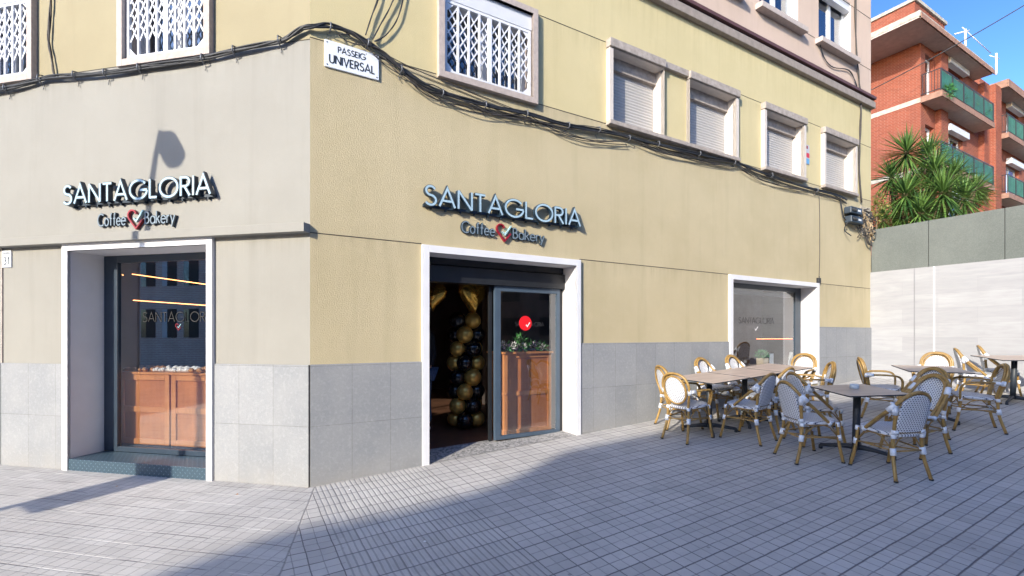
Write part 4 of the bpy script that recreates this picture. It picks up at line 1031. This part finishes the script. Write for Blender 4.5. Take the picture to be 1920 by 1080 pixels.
# ------------------------------------------------------------------ red brick apartment building
FB = frame(Vector((17.32, 20.03, 0)), RX, RN)
ap = thing('apartment_building', 'red brick apartment building with green screened balconies and deep roof eaves', 'building', FB @ T(0, 0, 3))
M_['soffit'] = simple('pale soffit', (.52, .45, .41), .85, var=.1); M_['fascia'] = simple('brown fascia', (.26, .15, .11), .8, var=.2)
M_['conc2'] = simple('weathered roof edge', (.36, .34, .30), .9, var=.25, sc=6)
M_['green'] = NT('green balcony screen'); _g = M_['green']; xg = _g.xyz(); M_['green'] = _g.out(_g.mix(_g.ramp(_g.noise(3, 4), .35, .7), (.02, .34, .20), (.06, .54, .35)), .55)
def apt_openings(x):
    return [(x + .35, x + 1.35), (x + 2.35, x + 4.3), ]
ops = []
for bx in (0.0, 8.1):
    for z in (5.6, 8.6, 11.6):
        ops += [(bx + .45, bx + 1.35, z, z + 2.0), (bx + 2.5, bx + 4.6, z, z + 2.15)]
wall('wall', FB, 0, 16.5, 3.2, 13.94, ops, M_['brick'], 0, ap)
m = MB(); m.box(0, .0, 0, 0, 0, 0)
m = MB(); m.quad((0, 9.5, 3.2), (0, 0, 3.2), (0, 0, 13.94), (0, 9.5, 13.94)); m.build('side_wall', M_['brick'], ap, FB)
m = MB(); m.box(-.012, .0, -.0, 9.5, 11.42, 11.62); m.box(-.012, .0, 0, 9.5, 8.42, 8.62); m.build('floor_band', M_['conc2'], ap, FB)
m = MB(); m.box(-.0, 1.2, -.14, 0, 3.2, 14.2); m.build('corner_pier', M_['brick'], ap, FB) if False else None
for x0 in (1.45, 6.6):
    m = MB(); m.box(x0, x0 + .75, -.22, -.002, 3.2, 13.935); m.build('brick_pier', M_['brick'], ap, FB)
m = MB(); m.box(7.3, 8.1, -.45, -.002, 3.2, 13.935); m.build('brick_pier', M_['brick'], ap, FB)
m = MB(); m.box(-2.04, 6.0, -.66, 9.5, 13.94, 13.98, 0); m.build('soffit', M_['soffit'], ap, FB)
m = MB(); m.box(-2.06, 6.02, -.70, 9.6, 13.982, 14.22, 0); m.build('roof_slab', M_['conc2'], ap, FB, bevel=.02)
m = MB(); m.box(-2.0, 6.05, -.73, -.702, 13.92, 14.12, 0); m.build('fascia', M_['fascia'], ap, FB)
m = MB(); m.box(6.021, 8.0, .3, 9.5, 13.92, 14.22); m.box(8.0, 16.6, -.70, 9.5, 13.97, 14.22); m.build('roof_slab', M_['soffit'], ap, FB)
m = MB(); m.box(7.98, 16.6, -.74, -.702, 13.87, 14.24, 0); m.box(7.95, 7.998, -.70, .5, 13.87, 14.24); m.build('fascia', M_['fascia'], ap, FB)
m = MB(); m.box(.93, 4.2, .53, 5, 14.23, 16.35); m.box(9, 12.5, .6, 4, 14.23, 15.2); m.build('penthouse', M_['brick'], ap, FB)
m = MB(); m.box(.85, 4.28, .45, 5.1, 16.352, 16.5); m.build('penthouse_cap', M_['conc2'], ap, FB)
for (a, b, z0, z1) in ops:
    big = b - a > 1.5
    m = MB(); d = .22
    m.quad((a, 0, z0), (a, d, z0), (a, d, z1), (a, 0, z1)); m.quad((b, 0, z0), (b, 0, z1), (b, d, z1), (b, d, z0)); m.quad((a, 0, z1), (a, d, z1), (b, d, z1), (b, 0, z1)); m.box(a, a + .09, d - .06, d, z0, z1, 1); m.box(b - .09, b, d - .06, d, z0, z1, 1); m.box(a + .09, b - .09, d - .06, d, z1 - .1, z1, 1)
    if big: m.box((a + b) / 2 - .05, (a + b) / 2 + .05, d - .06, d, z0, z1 - .1, 1)
    w = m.build('window', [M_['brick'], M_['alu']], ap, FB)
    m = MB(); m.box(a + .09, b - .09, d - .03, d - .02, z0, z1 - .1); m.build('pane', M_['winglass'], w, FB)
    m = MB(); m.quad((a, d + .3, z0), (b, d + .3, z0), (b, d + .3, z1), (a, d + .3, z1)); m.build('room_back', simple('net curtain', (.35, .38, .42), .8, var=.3, sc=3), w, FB)
    if big: m = MB(); m.box(a - .05, b + .05, -.24, .0 - .002, z1 - .05, z1 + .25); m.build('roller_box', M_['alu'], w, FB, bevel=.02)
def balcony(x0, x1, z, k):
    m = MB(); m.box(x0, x1, -.69, 0 - .003, z - .2, z); b = m.build('balcony', M_['soffit'], ap, FB)
    m = MB(); m.box(x0 - .02, x1 + .02, -.72, -.692, z - .22, z + .03); m.box(x0 - .03, x0 - .002, -.69, -.01, z - .22, z + .03); m.build('fascia', M_['fascia'], b, FB)
    m = MB(); y = -.67
    xs = [x0 + (x1 - x0) * i / 5 for i in range(6)]
    for x in xs: m.box(x - .02, x + .02, y - .02, y + .02, z, z + .95)
    for zz in (z + .10, z + .93): m.box(x0, x1, y - .015, y + .015, zz, zz + .03)
    for zz in (z + .10, z + .93):
        m.box(x0 - .015, x0 + .015, y, -.01, zz, zz + .03); m.box(x1 - .015, x1 + .015, y, -.01, zz, zz + .03)
    for i in range(6): yy = y + .1 * (i + 1); m.box(x0 - .008, x0 + .008, yy - .008, yy + .008, z + .1, z + .93)
    n = int((x1 - x0) / .12)
    for i in range(n): x = x0 + (x1 - x0) * (i + .5) / n; m.box(x - .008, x + .008, y - .03, y - .016, z + .1, z + .93)
    m.build('railing', M_['rail'], b, FB)
    m = MB(); m.box(x0 + .05 if k else x0 + .0, x1 - .02, y + .016, y + .022, z + .14, z + .90); m.build('green_screen', M_['green'], b, FB)
    return b
for z in (11.6, 8.6, 5.6): balcony(0.0, 6.07, z, 0)
for z in (11.6 - .0, 8.6, 5.6): balcony(8.1, 14.2, z, 1)
gp = simple('balcony plant leaves', (.04, .16, .04), .5, var=.6, sc=10)
for i, (x, z) in enumerate(((.5, 11.75), (1.6, 11.9), (2.7, 12.0), (3.9, 12.05), (5.0, 11.85), (5.6, 12.1))):
    m = MB(); leafy(m, (x, -.5 - (.28 if i == 0 else 0), z - (.1 if i == 0 else 0)), (.35, .16, .26 if i else .32), 170, .13, .03); tag(m.build('balcony_plant', gp, None, FB), ['trailing plant at the corner of the top balcony', 'low green plant beside the corner plant on the top balcony', 'bushy green plant in the second bay of the top balcony', 'bushy green plant in the third bay of the top balcony', 'low green plant in the fourth bay of the top balcony', 'tall green plant at the right end of the top balcony'][i], 'plant', 'plants on the top balcony')
# awning below second balcony, wall lamp
m = MB(); m.add([(8.2, -.72, 8.35 - 3.0), (10.4, -.72, 5.35), (10.4, -1.3, 4.9), (8.2, -1.3, 4.9)], [(0, 1, 2, 3)]); m.build('awning', M_['green'], ap, FB, solid=.02)
# tv antenna
def P3(px, py, Y): return Vector(((px - 960) / 886 * Y, Y, EYE + (628 - py) / 886 * Y))
t = thing('tv_antenna', 'pale metal aerial frame with two posts on the roof of the red brick building', 'antenna', T(*P3(1810, 86, 24)))
m = MB(); Y = 23.6
m.tube([P3(1810, 92, Y), P3(1810, 55, Y)], .045, 8); m.tube([P3(1868, 140, Y + 1), P3(1868, 100, Y + 1)], .045, 8); m.build('post', M_['trimwhite'], t)
m = MB(); m.tube([P3(1790, 64, Y), P3(1817, 57, Y)], .035, 6); m.tube([P3(1804, 51, Y), P3(1858, 100, Y + .8)], .02, 6); m.tube([P3(1855, 104, Y + 1), P3(1874, 110, Y + 1)], .02, 6); m.build('crossbar', M_['alu'], t)
# overhead line
m = MB(); a, b = P3(1600, 185, 17), P3(2050, -70, 13)
m.tube([a.lerp(b, k / 20) + Vector((0, 0, -.35 * 4 * (k / 20) * (1 - k / 20) * .4)) for k in range(21)], .016, 6)
tag(m.build('overhead_cable', M_['cable']), 'thin black overhead line crossing in front of the red brick building and the sky', 'cable')

# ------------------------------------------------------------------ buildings and lamp across the street (they shade the pavement and show in the glass)
LD = Vector((math.cos(SUN_AZ), math.sin(SUN_AZ), 0))
H0 = 9.0
def gpt(px, py):
    Y = 4.0
    for _ in range(40): Y = 886 * (EYE - gz((px - 960) / 886 * Y, Y)) / (py - 628)
    return Vector(((px - 960) / 886 * Y, Y, 0))
def roofpt(P): return P - LD * ((H0 - gz(P.x, P.y)) / SUN_T)
edge = [gpt(300, 1075), gpt(560, 988), gpt(780, 950), gpt(940, 908), gpt(1060, 845), gpt(1230, 811), gpt(1345, 787), Vector((6.2, 8.45, 0)), Vector((8.84, 8.33, 0))]
roof = [roofpt(P) for P in edge]; k0 = roof[0]
pA = roof[0] - (roof[1] - roof[0]).normalized() * 14; dB = (roof[-1] - roof[-2]).normalized(); pB = roof[-1] + dB * 30
pC = pB + Vector((0, -12, 0)); pD = pA + Vector((6, -14, 0))
ob = thing('opposite_building', 'pale building across the street whose roofline shades the pavement', 'building', T(k0.x, k0.y, 0))
m = MB(); poly = [pA] + roof + [pB, pC, pD]; n = len(poly)
m.add([(v.x, v.y, -1) for v in poly] + [(v.x, v.y, H0) for v in poly], [(i, (i + 1) % n, (i + 1) % n + n, i + n) for i in range(n)] + [tuple(range(n, 2 * n))])
m.build('wall', simple('pale render', (.42, .38, .33), .9), ob)
for pa, pb in zip(poly[:-3], poly[1:-2]):
    dd = (pb - pa); Ln = dd.length; dd.normalize(); Fo = frame(pa, dd, Vector((-dd.y, dd.x, 0)))
    k = int(Ln / 2.6)
    for i in range(k):
        for z in (1.2, 4.0, 6.6):
            x = (i + .5) * Ln / k; m = MB(); m.box(x - .6, x + .6, -.03, .03, z, z + 1.5); m.build('window', M_['rail'], ob, Fo)
ob2o = FL @ Vector((0, 0, 0)) + LN * 17 - LX * 15.6
Fo = frame(ob2o, -LX, -LN)
ob2 = thing('school_building', 'striped pink brick building with tall window strips seen reflected in the left shop window', 'building', Fo)
m = MB(); m.box(0, 34, 0, 10, -1, 11.5); m.build('wall', M_['brickpale'], ob2, Fo)
for z in (1.4, 4.3, 7.2, 9.6):
    for i in range(20):
        x = .8 + i * 1.45 + (z > 5) * .4
        m = MB(); m.box(x, x + .62, -.03, -.002, z, z + 1.6); m.build('window', M_['rail'], ob2, Fo)
        m = MB(); m.box(x + .63, x + .98, -.02, -.002, z, z + 1.6); m.build('white_panel' if i % 2 else 'window', M_['trimwhite'] if i % 2 else M_['winglass'], ob2, Fo)
rb = thing('reflection_block', 'unseen brown block added to darken the reflection in the sliding door glass', 'building', T(32, -12, 0))  # invented block, keeps the bright sky out of the door glass
m = MB(); m.box(32, 44, -34, 3, -1, 14); m.build('wall', simple('brown render', (.20, .15, .12), .9, var=.2, sc=.5), rb)
for i in range(9):
    for z in (1.5, 4.6, 7.7, 10.8):
        m = MB(); m.box(31.96, 31.998, -32 + i * 3.8, -30.2 + i * 3.8, z, z + 1.6); m.build('window', M_['rail'], rb)

# lamp post (stands left of the picture; its shadow falls on the facade)
lampwall = FL @ Vector((on(FL, 268, 470)[0], 0, 0))
ds = 3.4; base = lampwall - LD * ds; base.z = gz(base.x, base.y)
lp = thing('street_lamp', 'grey street lamp with litter bin whose shadow falls across the left shop front', 'street lamp', T(*base))
U = Vector((LD.y, -LD.x, 0))   # right-hand side when looking along the light
def lampside(px, py):
    a, z = on(FL, px, py); w = FL @ Vector((a, 0, 0)); r = w - base; s = r.dot(LD); return base + U * r.dot(U) + Vector((0, 0, z + s * SUN_T - base.z))
p1, p2, p3 = lampside(276, 437), lampside(287, 325), lampside(301, 246)
m = MB(); m.tube(cat_rom([base + Vector((0, 0, -.02)), base + Vector((0, 0, 1.0)), Vector((base.x, base.y, p1.z * .6)), p1, p2, p3], 5), [.055 - .001 * k for k in range(26)], 10); m.build('pole', simple('grey post', (.16, .17, .18), .5), lp)
c1, c2 = lampside(309, 258), lampside(330, 300); ax = (c2 - c1).normalized()
m = MB(); n = 10; P = [c1 - ax * .06 + (c2 - c1 + ax * .12) * i / n for i in range(n + 1)]; m.tube(P, [.03, .10, .132, .142, .146, .148, .148, .148, .142, .12, .06], 14)
m.build('lamp_head', simple('dark lamp housing', (.12, .13, .14), .4), lp)
fbm = frame(base, U, -LD)
m = MB(); m.box(-.04, .40, -.18, .18, 1.10, 1.62); m.build('litter_bin', simple('grey bin', (.13, .14, .15), .5), lp, fbm, bevel=.03)

# ------------------------------------------------------------------ terrace furniture
def sup(x0, y0, n=40, e=3.2):
    out = []
    for i in range(n):
        a = 2 * math.pi * i / n; c, s_ = math.cos(a), math.sin(a)
        out.append((x0 * math.copysign(abs(c) ** (2 / e), c), y0 * math.copysign(abs(s_) ** (2 / e), s_)))
    return out
def make_seat(t, w=1.0):
    m = MB(); o = sup(.225, .215); o2 = sup(.207, .197); n = len(o)
    vs = []
    for (x, y), z in [(p, .430) for p in o2] + [(p, .445) for p in o] + [(p, .460) for p in o] + [(p, .470) for p in o2]: vs.append((x * (1 - .24 * max(0, (.08 - y) / .30)), y, z + .012 * (y / .2)))
    fs = [tuple(range(n - 1, -1, -1)), tuple(range(3 * n, 4 * n))]
    for k in range(3): fs += [(k * n + i, k * n + (i + 1) % n, (k + 1) * n + (i + 1) % n, (k + 1) * n + i) for i in range(n)]
    m.add(vs, fs, 0); return m.build('seat', M_['weave_h'], t, I4)
def legs(t):
    for sx in (-1, 1):
        for fr in (0, 1):
            P = [(sx * .20, .18, .44), (sx * .207, .20, .22), (sx * .222, .245, 0.004)] if fr else [(sx * .150, -.19, .46), (sx * .160, -.205, .24), (sx * .188, -.275, 0.004)]
            m = MB(); m.tube(cat_rom(P, 4), .0168, 8); l = m.build('leg', M_['cane'], t, I4)
            m = MB(); q = Vector(P[2]); m.tube([q + Vector((0, 0, -.003)), q + Vector((0, 0, .012))], .0195, 8); m.build('foot_cap', M_['rail'], l, I4)
    m = MB()
    for sx in (-1, 1):
        m.tube([(sx * .205, .20, .29), (sx * .158, -.205, .29)], .009, 6)
        m.tube([(sx * .20, .19, .30), (sx * .10, .19, .40), (sx * .03, .19, .425)], .007, 6); m.tube([(sx * .155, -.20, .30), (sx * .09, -.19, .40), (sx * .03, -.19, .425)], .007, 6)
        m.tube([(sx * .205, .18, .30), (sx * .205, .09, .40), (sx * .205, .02, .43)], .007, 6); m.tube([(sx * .158, -.19, .30), (sx * .175, -.09, .40), (sx * .19, -.02, .43)], .007, 6)
    m.tube([(-.205, .20, .28), (.158, -.2, .28)], .008, 6); m.tube([(.205, .20, .265), (-.158, -.2, .265)], .008, 6); m.tube([(-.158, -.205, .285), (.158, -.205, .285)], .009, 6)
    m.tube(cat_rom([(x * (1 - .24 * max(0, (.08 - y) / .30)), y, .427) for x, y in sup(.205, .195, 20)], 1, True), .010, 6, closed=True)
    m.build('stretcher', M_['cane'], t, I4)
def wraps(t, L):
    for a, b, r in L:
        m = MB(); m.tube([a, b], r, 8); m.build('cord_wrap', M_['wrap'], t, I4)
def sgn(P): return [P, [(-x, y, z) for x, y, z in P]]
def common_wraps():
    L = []
    for sx in (-1, 1):
        L += [((sx * .204, .195, .315), (sx * .207, .205, .255), .023), ((sx * .157, -.197, .315), (sx * .162, -.21, .245), .026), ((sx * .198, .185, .45), (sx * .201, .188, .405), .022), ((sx * .150, -.19, .45), (sx * .152, -.195, .41), .023)]
    return L
def back_panel(t, z0, z1, wmax, oval):
    def hw(z):
        if oval:
            c = (z0 + z1) / 2; q = (z - c) / ((z1 - z0) / 2); return wmax * math.sqrt(max(0, 1 - q * q))
        zt = z1 - .15
        return wmax if z < zt else wmax * math.sqrt(max(0, 1 - ((z - zt) / .15) ** 2))
    m = MB()
    def f(u, v):
        z = z0 + (z1 - z0) * (.5 - .5 * math.cos(math.pi * v)); w = hw(z); x = (u - .5) * 2 * w
        return (x, -.20 - .10 * (z - .46) / .42 - .025 * (1 - (x / .2) ** 2) + .012, z)
    m.grid(f, 14, 22); return m.build('back_panel', M_['weave_v'], t, I4, solid=.010)
def yb(z, x=0): return -.20 - .10 * (z - .46) / .42 - .025 * (1 - (x / .2) ** 2) + .012
def brace_chair():
    t = thing('bistro_chair', 'x', 'chair'); make_seat(t); legs(t); back_panel(t, .475, .862, .152, False)
    m = MB()
    half = [(.226, .075, .445), (.220, -.01, .53), (.205, -.12, .64), (.180, -.205, .725), (.146, -.265, .81), (.08, -.292, .865)]
    P = half + [(0, -.300, .885)] + [(-x, y, z) for x, y, z in half[::-1]]
    m.tube(cat_rom(P, 5), .0172, 8)
    P2 = [(x * .86, y + .024, z - .014) for x, y, z in P]
    m.tube(cat_rom(P2, 5), .016, 8)
    for sx in (-1, 1): m.tube(cat_rom([(sx * .150, -.195, .45), (sx * .158, -.212, .58), (sx * .166, -.222, .72)], 4), .0175, 8)
    m.tube([(-.15, -.205, .475), (.15, -.205, .475)], .012, 8)
    m.build('back_frame', M_['cane'], t, I4)
    L = common_wraps()
    for sx in (-1, 1): L += [((sx * .192, -.17, .69), (sx * .170, -.232, .757), .031), ((sx * .170, -.223, .74), (sx * .164, -.212, .655), .026), ((sx * .151, -.20, .50), (sx * .150, -.195, .455), .024), ((sx * .226, .08, .44), (sx * .225, .055, .462), .023), ((sx * .150, -.205, .475), (sx * .120, -.207, .475), .018)]
    wraps(t, L); return t
def arm_chair():
    t = thing('bistro_armchair', 'x', 'chair'); make_seat(t); legs(t); back_panel(t, .50, .845, .150, True)
    m = MB()
    half = [(.150, -.195, .45), (.168, -.215, .55), (.190, -.235, .66), (.190, -.255, .75), (.155, -.275, .83), (.09, -.29, .875)]
    P = half + [(0, -.296, .89)] + [(-x, y, z) for x, y, z in half[::-1]]
    m.tube(cat_rom(P, 5), .0168, 8); m.tube(cat_rom([(x * .90, y + .026, z - .010) for x, y, z in P], 5), .0145, 8)
    ring = [(.160 * math.cos(a), yb(.672 + .182 * math.sin(a)), .672 + .182 * math.sin(a)) for a in [2 * math.pi * k / 28 for k in range(28)]]
    m.tube(ring, .0135, 8, closed=True)
    m.build('back_frame', M_['cane'], t, I4)
    for sx in (-1, 1):
        m = MB(); A = [(sx * .190, -.225, .655), (sx * .228, -.08, .668), (sx * .250, .06, .668), (sx * .248, .145, .652), (sx * .238, .190, .60), (sx * .225, .197, .52), (sx * .208, .190, .43)]
        m.tube(cat_rom(A, 5), .0135, 8); m.tube(cat_rom([(x - sx * .024, y - .004, z - .002) for x, y, z in A], 5), .0115, 8); m.build('armrest', M_['cane'], t, I4)
    L = common_wraps()
    for sx in (-1, 1): L += [((sx * .190, -.215, .655), (sx * .214, -.14, .664), .023), ((sx * .19, -.232, .69), (sx * .188, -.226, .625), .024)]
    wraps(t, L); return t
def copy_tree(o, par=None):
    c = o.copy(); COL.objects.link(c)
    if par is not None: c.parent = par
    for ch in list(o.children): copy_tree(ch, c)
    return c
proto = {'D': brace_chair(), 'A': arm_chair()}
used = set()
def slope_rot(x, y):
    e = .2; gx = (gz(x + e, y) - gz(x - e, y)) / (2 * e); gy = (gz(x, y + e) - gz(x, y - e)) / (2 * e)
    n = Vector((-gx, -gy, 1)).normalized(); return Vector((0, 0, 1)).rotation_difference(n).to_matrix().to_4x4()
def chair(kind, x, y, head, label):
    p = proto[kind]
    if kind in used: o = copy_tree(p)
    else: used.add(kind); o = p
    o.matrix_basis = Matrix.Translation((x, y, gz(x, y) + .002)) @ slope_rot(x, y) @ Matrix.Rotation(R_(head - 90), 4, 'Z')
    tag(o, label, 'chair', 'white woven bistro chairs on the terrace')
CH = [
 ('A', 2.32, 6.27, 36, 'armchair at the left end of the long table, nearer the camera than its neighbour'),
 ('A', 2.42, 6.86, 8, 'armchair by the granite wall at the left end of the long table'),
 ('D', 3.20, 7.45, -62, 'chair with sunlit back between the wall and the first tabletop of the long table'),
 ('D', 3.82, 7.73, -62, 'chair with small sunlit back between the wall and the middle of the long table'),
 ('D', 3.08, 6.18, 124, 'chair seen from behind at the front side of the long table, nearer the left'),
 ('D', 3.60, 6.66, 122, 'chair seen from behind, pushed in at the middle front side of the long table'),
 ('D', 3.37, 5.38, 5, 'chair facing right at the left side of the small ashtray table, nearer the camera'),
 ('D', 3.82, 5.98, 4, 'chair facing right at the left side of the ashtray table, farther from the camera'),
 ('D', 3.91, 4.90, 95, 'nearest chair of the terrace, seen from behind, before the ashtray table'),
 ('A', 4.66, 7.78, 212, 'armchair with broad sunlit back at the right end of the long table'),
 ('A', 4.34, 6.92, 160, 'armchair with shaded leaning back at the right front corner of the long table'),
 ('A', 5.58, 7.14, -28, 'armchair facing right alone by the tiled wall, its curved arms in the sun'),
 ('D', 4.71, 5.52, 196, 'chair with broad white back behind the nearest chair, right of the ashtray table'),
 ('D', 5.18, 6.03, 200, 'chair whose arched frame shows behind the broad white back, under the second free table'),
 ('A', 6.72, 7.55, 222, 'armchair with bright sunlit oval back behind the second free table'),
 ('A', 6.26, 6.42, 150, 'armchair seen from its side facing left, right of the second free table'),
 ('D', 8.00, 8.14, -32, 'sunlit chair at the left side of the far right table'),
 ('D', 8.78, 8.52, -36, 'farthest sunlit chair, behind the far right table against the tiled wall'),
 ('D', 8.62, 7.52, 135, 'chair at the right picture edge in front of the far right table'),
]
for c in CH: chair(*c)

def make_table():
    t = thing('terrace_table', 'x', 'table')
    m = MB(); m.box(-.5, .5, -.5, .5, .738, .752, 1); m.f[1] = m.f[1]; m.m[1] = 0; top = m.build('tabletop', [M_['tabletop'], M_['iron']], t, I4)
    m = MB(); m.tube([(0, 0, .06), (0, 0, .735)], .038, 16); m.build('pedestal', M_['iron'], t, I4)
    m = MB(); m.box(-.2, .2, -.025, .025, .722, .737); m.box(-.025, .025, -.2, -.0251, .722, .737); m.box(-.025, .025, .0251, .2, .722, .737); m.build('top_bracket', M_['iron'], t, I4)
    for k in range(4):
        a = k * math.pi / 2 + .78; d = Vector((math.cos(a), math.sin(a), 0)); m = MB()
        P = [d * r_ + Vector((0, 0, z)) for r_, z in ((.0, .085), (.08, .085), (.18, .073), (.27, .058), (.34, .048), (.355, .03))]
        m.tube(P, [.034, .03, .024, .022, .020, .018], 8); m.tube([d * .345 + Vector((0, 0, .003)), d * .345 + Vector((0, 0, .035))], .022, 8); m.build('foot', M_['iron'], t, I4)
    return t
tproto = make_table(); tused = False
def table(x, y, ang, w, d, label, group=None):
    global tused
    o = copy_tree(tproto) if tused else tproto
    o.matrix_basis = Matrix.Translation((x, y, gz(x, y) + .002)) @ slope_rot(x, y) @ Matrix.Rotation(R_(ang), 4, 'Z')
    for ch in o.children:
        if ch.name.startswith('tabletop'): ch.scale = (w, d, 1)
    tused = True; tag(o, label, 'table', group)
table(2.74, 6.57, 31, .775, .68, 'left tabletop of the three brown tables pushed together', 'three tables in a row')
table(3.43, 6.98, 31, .775, .68, 'middle one of the three brown tables pushed together', 'three tables in a row')
table(4.12, 7.39, 31, .775, .68, 'right end table of the three brown tables pushed together', 'three tables in a row')
table(3.985, 5.48, 3, .70, .66, 'small brown square table with a pale ashtray on it, nearest the camera')
table(6.12, 6.94, -22, .72, .70, 'brown table behind the arched chair backs, in front of the sunlit armchair')
table(8.42, 7.95, -12, .80, .72, 'brown table at the far right edge of the terrace')
ax_, ay_ = 3.985, 5.50
m = MB(); gzz = gz(ax_, ay_) + .757
prof = [(.0, .0), (.042, .0), (.047, .012), (.047, .045), (.043, .052), (.036, .052), (.034, .018), (.0, .016)]
n = 24; vs = [(r_ * math.cos(2 * math.pi * j / n), r_ * math.sin(2 * math.pi * j / n), z) for r_, z in prof for j in range(n)]
m.add(vs, [(k * n + j, k * n + (j + 1) % n, (k + 1) * n + (j + 1) % n, (k + 1) * n + j) for k in range(len(prof) - 1) for j in range(n)], 0, True)
tag(m.build('ashtray', simple('pale blue ceramic', (.42, .50, .58), .35), None, T(ax_, ay_, gzz)), 'round pale blue ashtray on the small front table', 'ashtray')

# litter on the pavement
for i, (px, py) in enumerate(((218, 913), (444, 928), (655, 919), (1376, 857), (1725, 940), (796, 1017))):
    Y = 886 * 1.55 / (py - 628); 
    for _ in range(20): Y = 886 * (EYE - gz((px - 960) / 886 * Y, Y)) / (py - 628)
    X = (px - 960) / 886 * Y; m = MB(); m.add([(X - .012, Y, 0), (X + .004, Y - .009, .006), (X + .016, Y + .003, .003), (X + .0, Y + .012, .008)], [(0, 1, 2, 3)])
    leaf = i in (0, 1)
    tag(m.build('dry_leaf' if leaf else 'paper_scrap', simple('dry leaf', (.42, .20, .06), .8) if leaf else M_['trimwhite'], None, Matrix.Translation((0, 0, gz(X, Y) + .003))),
        ['small orange leaf near the step of the left window', 'tiny orange leaf near the building corner', 'scrap of white paper where the ribbed paving begins', 'scrap of white paper in the shade before the long table', 'white scrap on the shaded paving right of the nearest chair', 'small white fleck on the ribbed paving'][i], 'leaf' if leaf else 'litter')
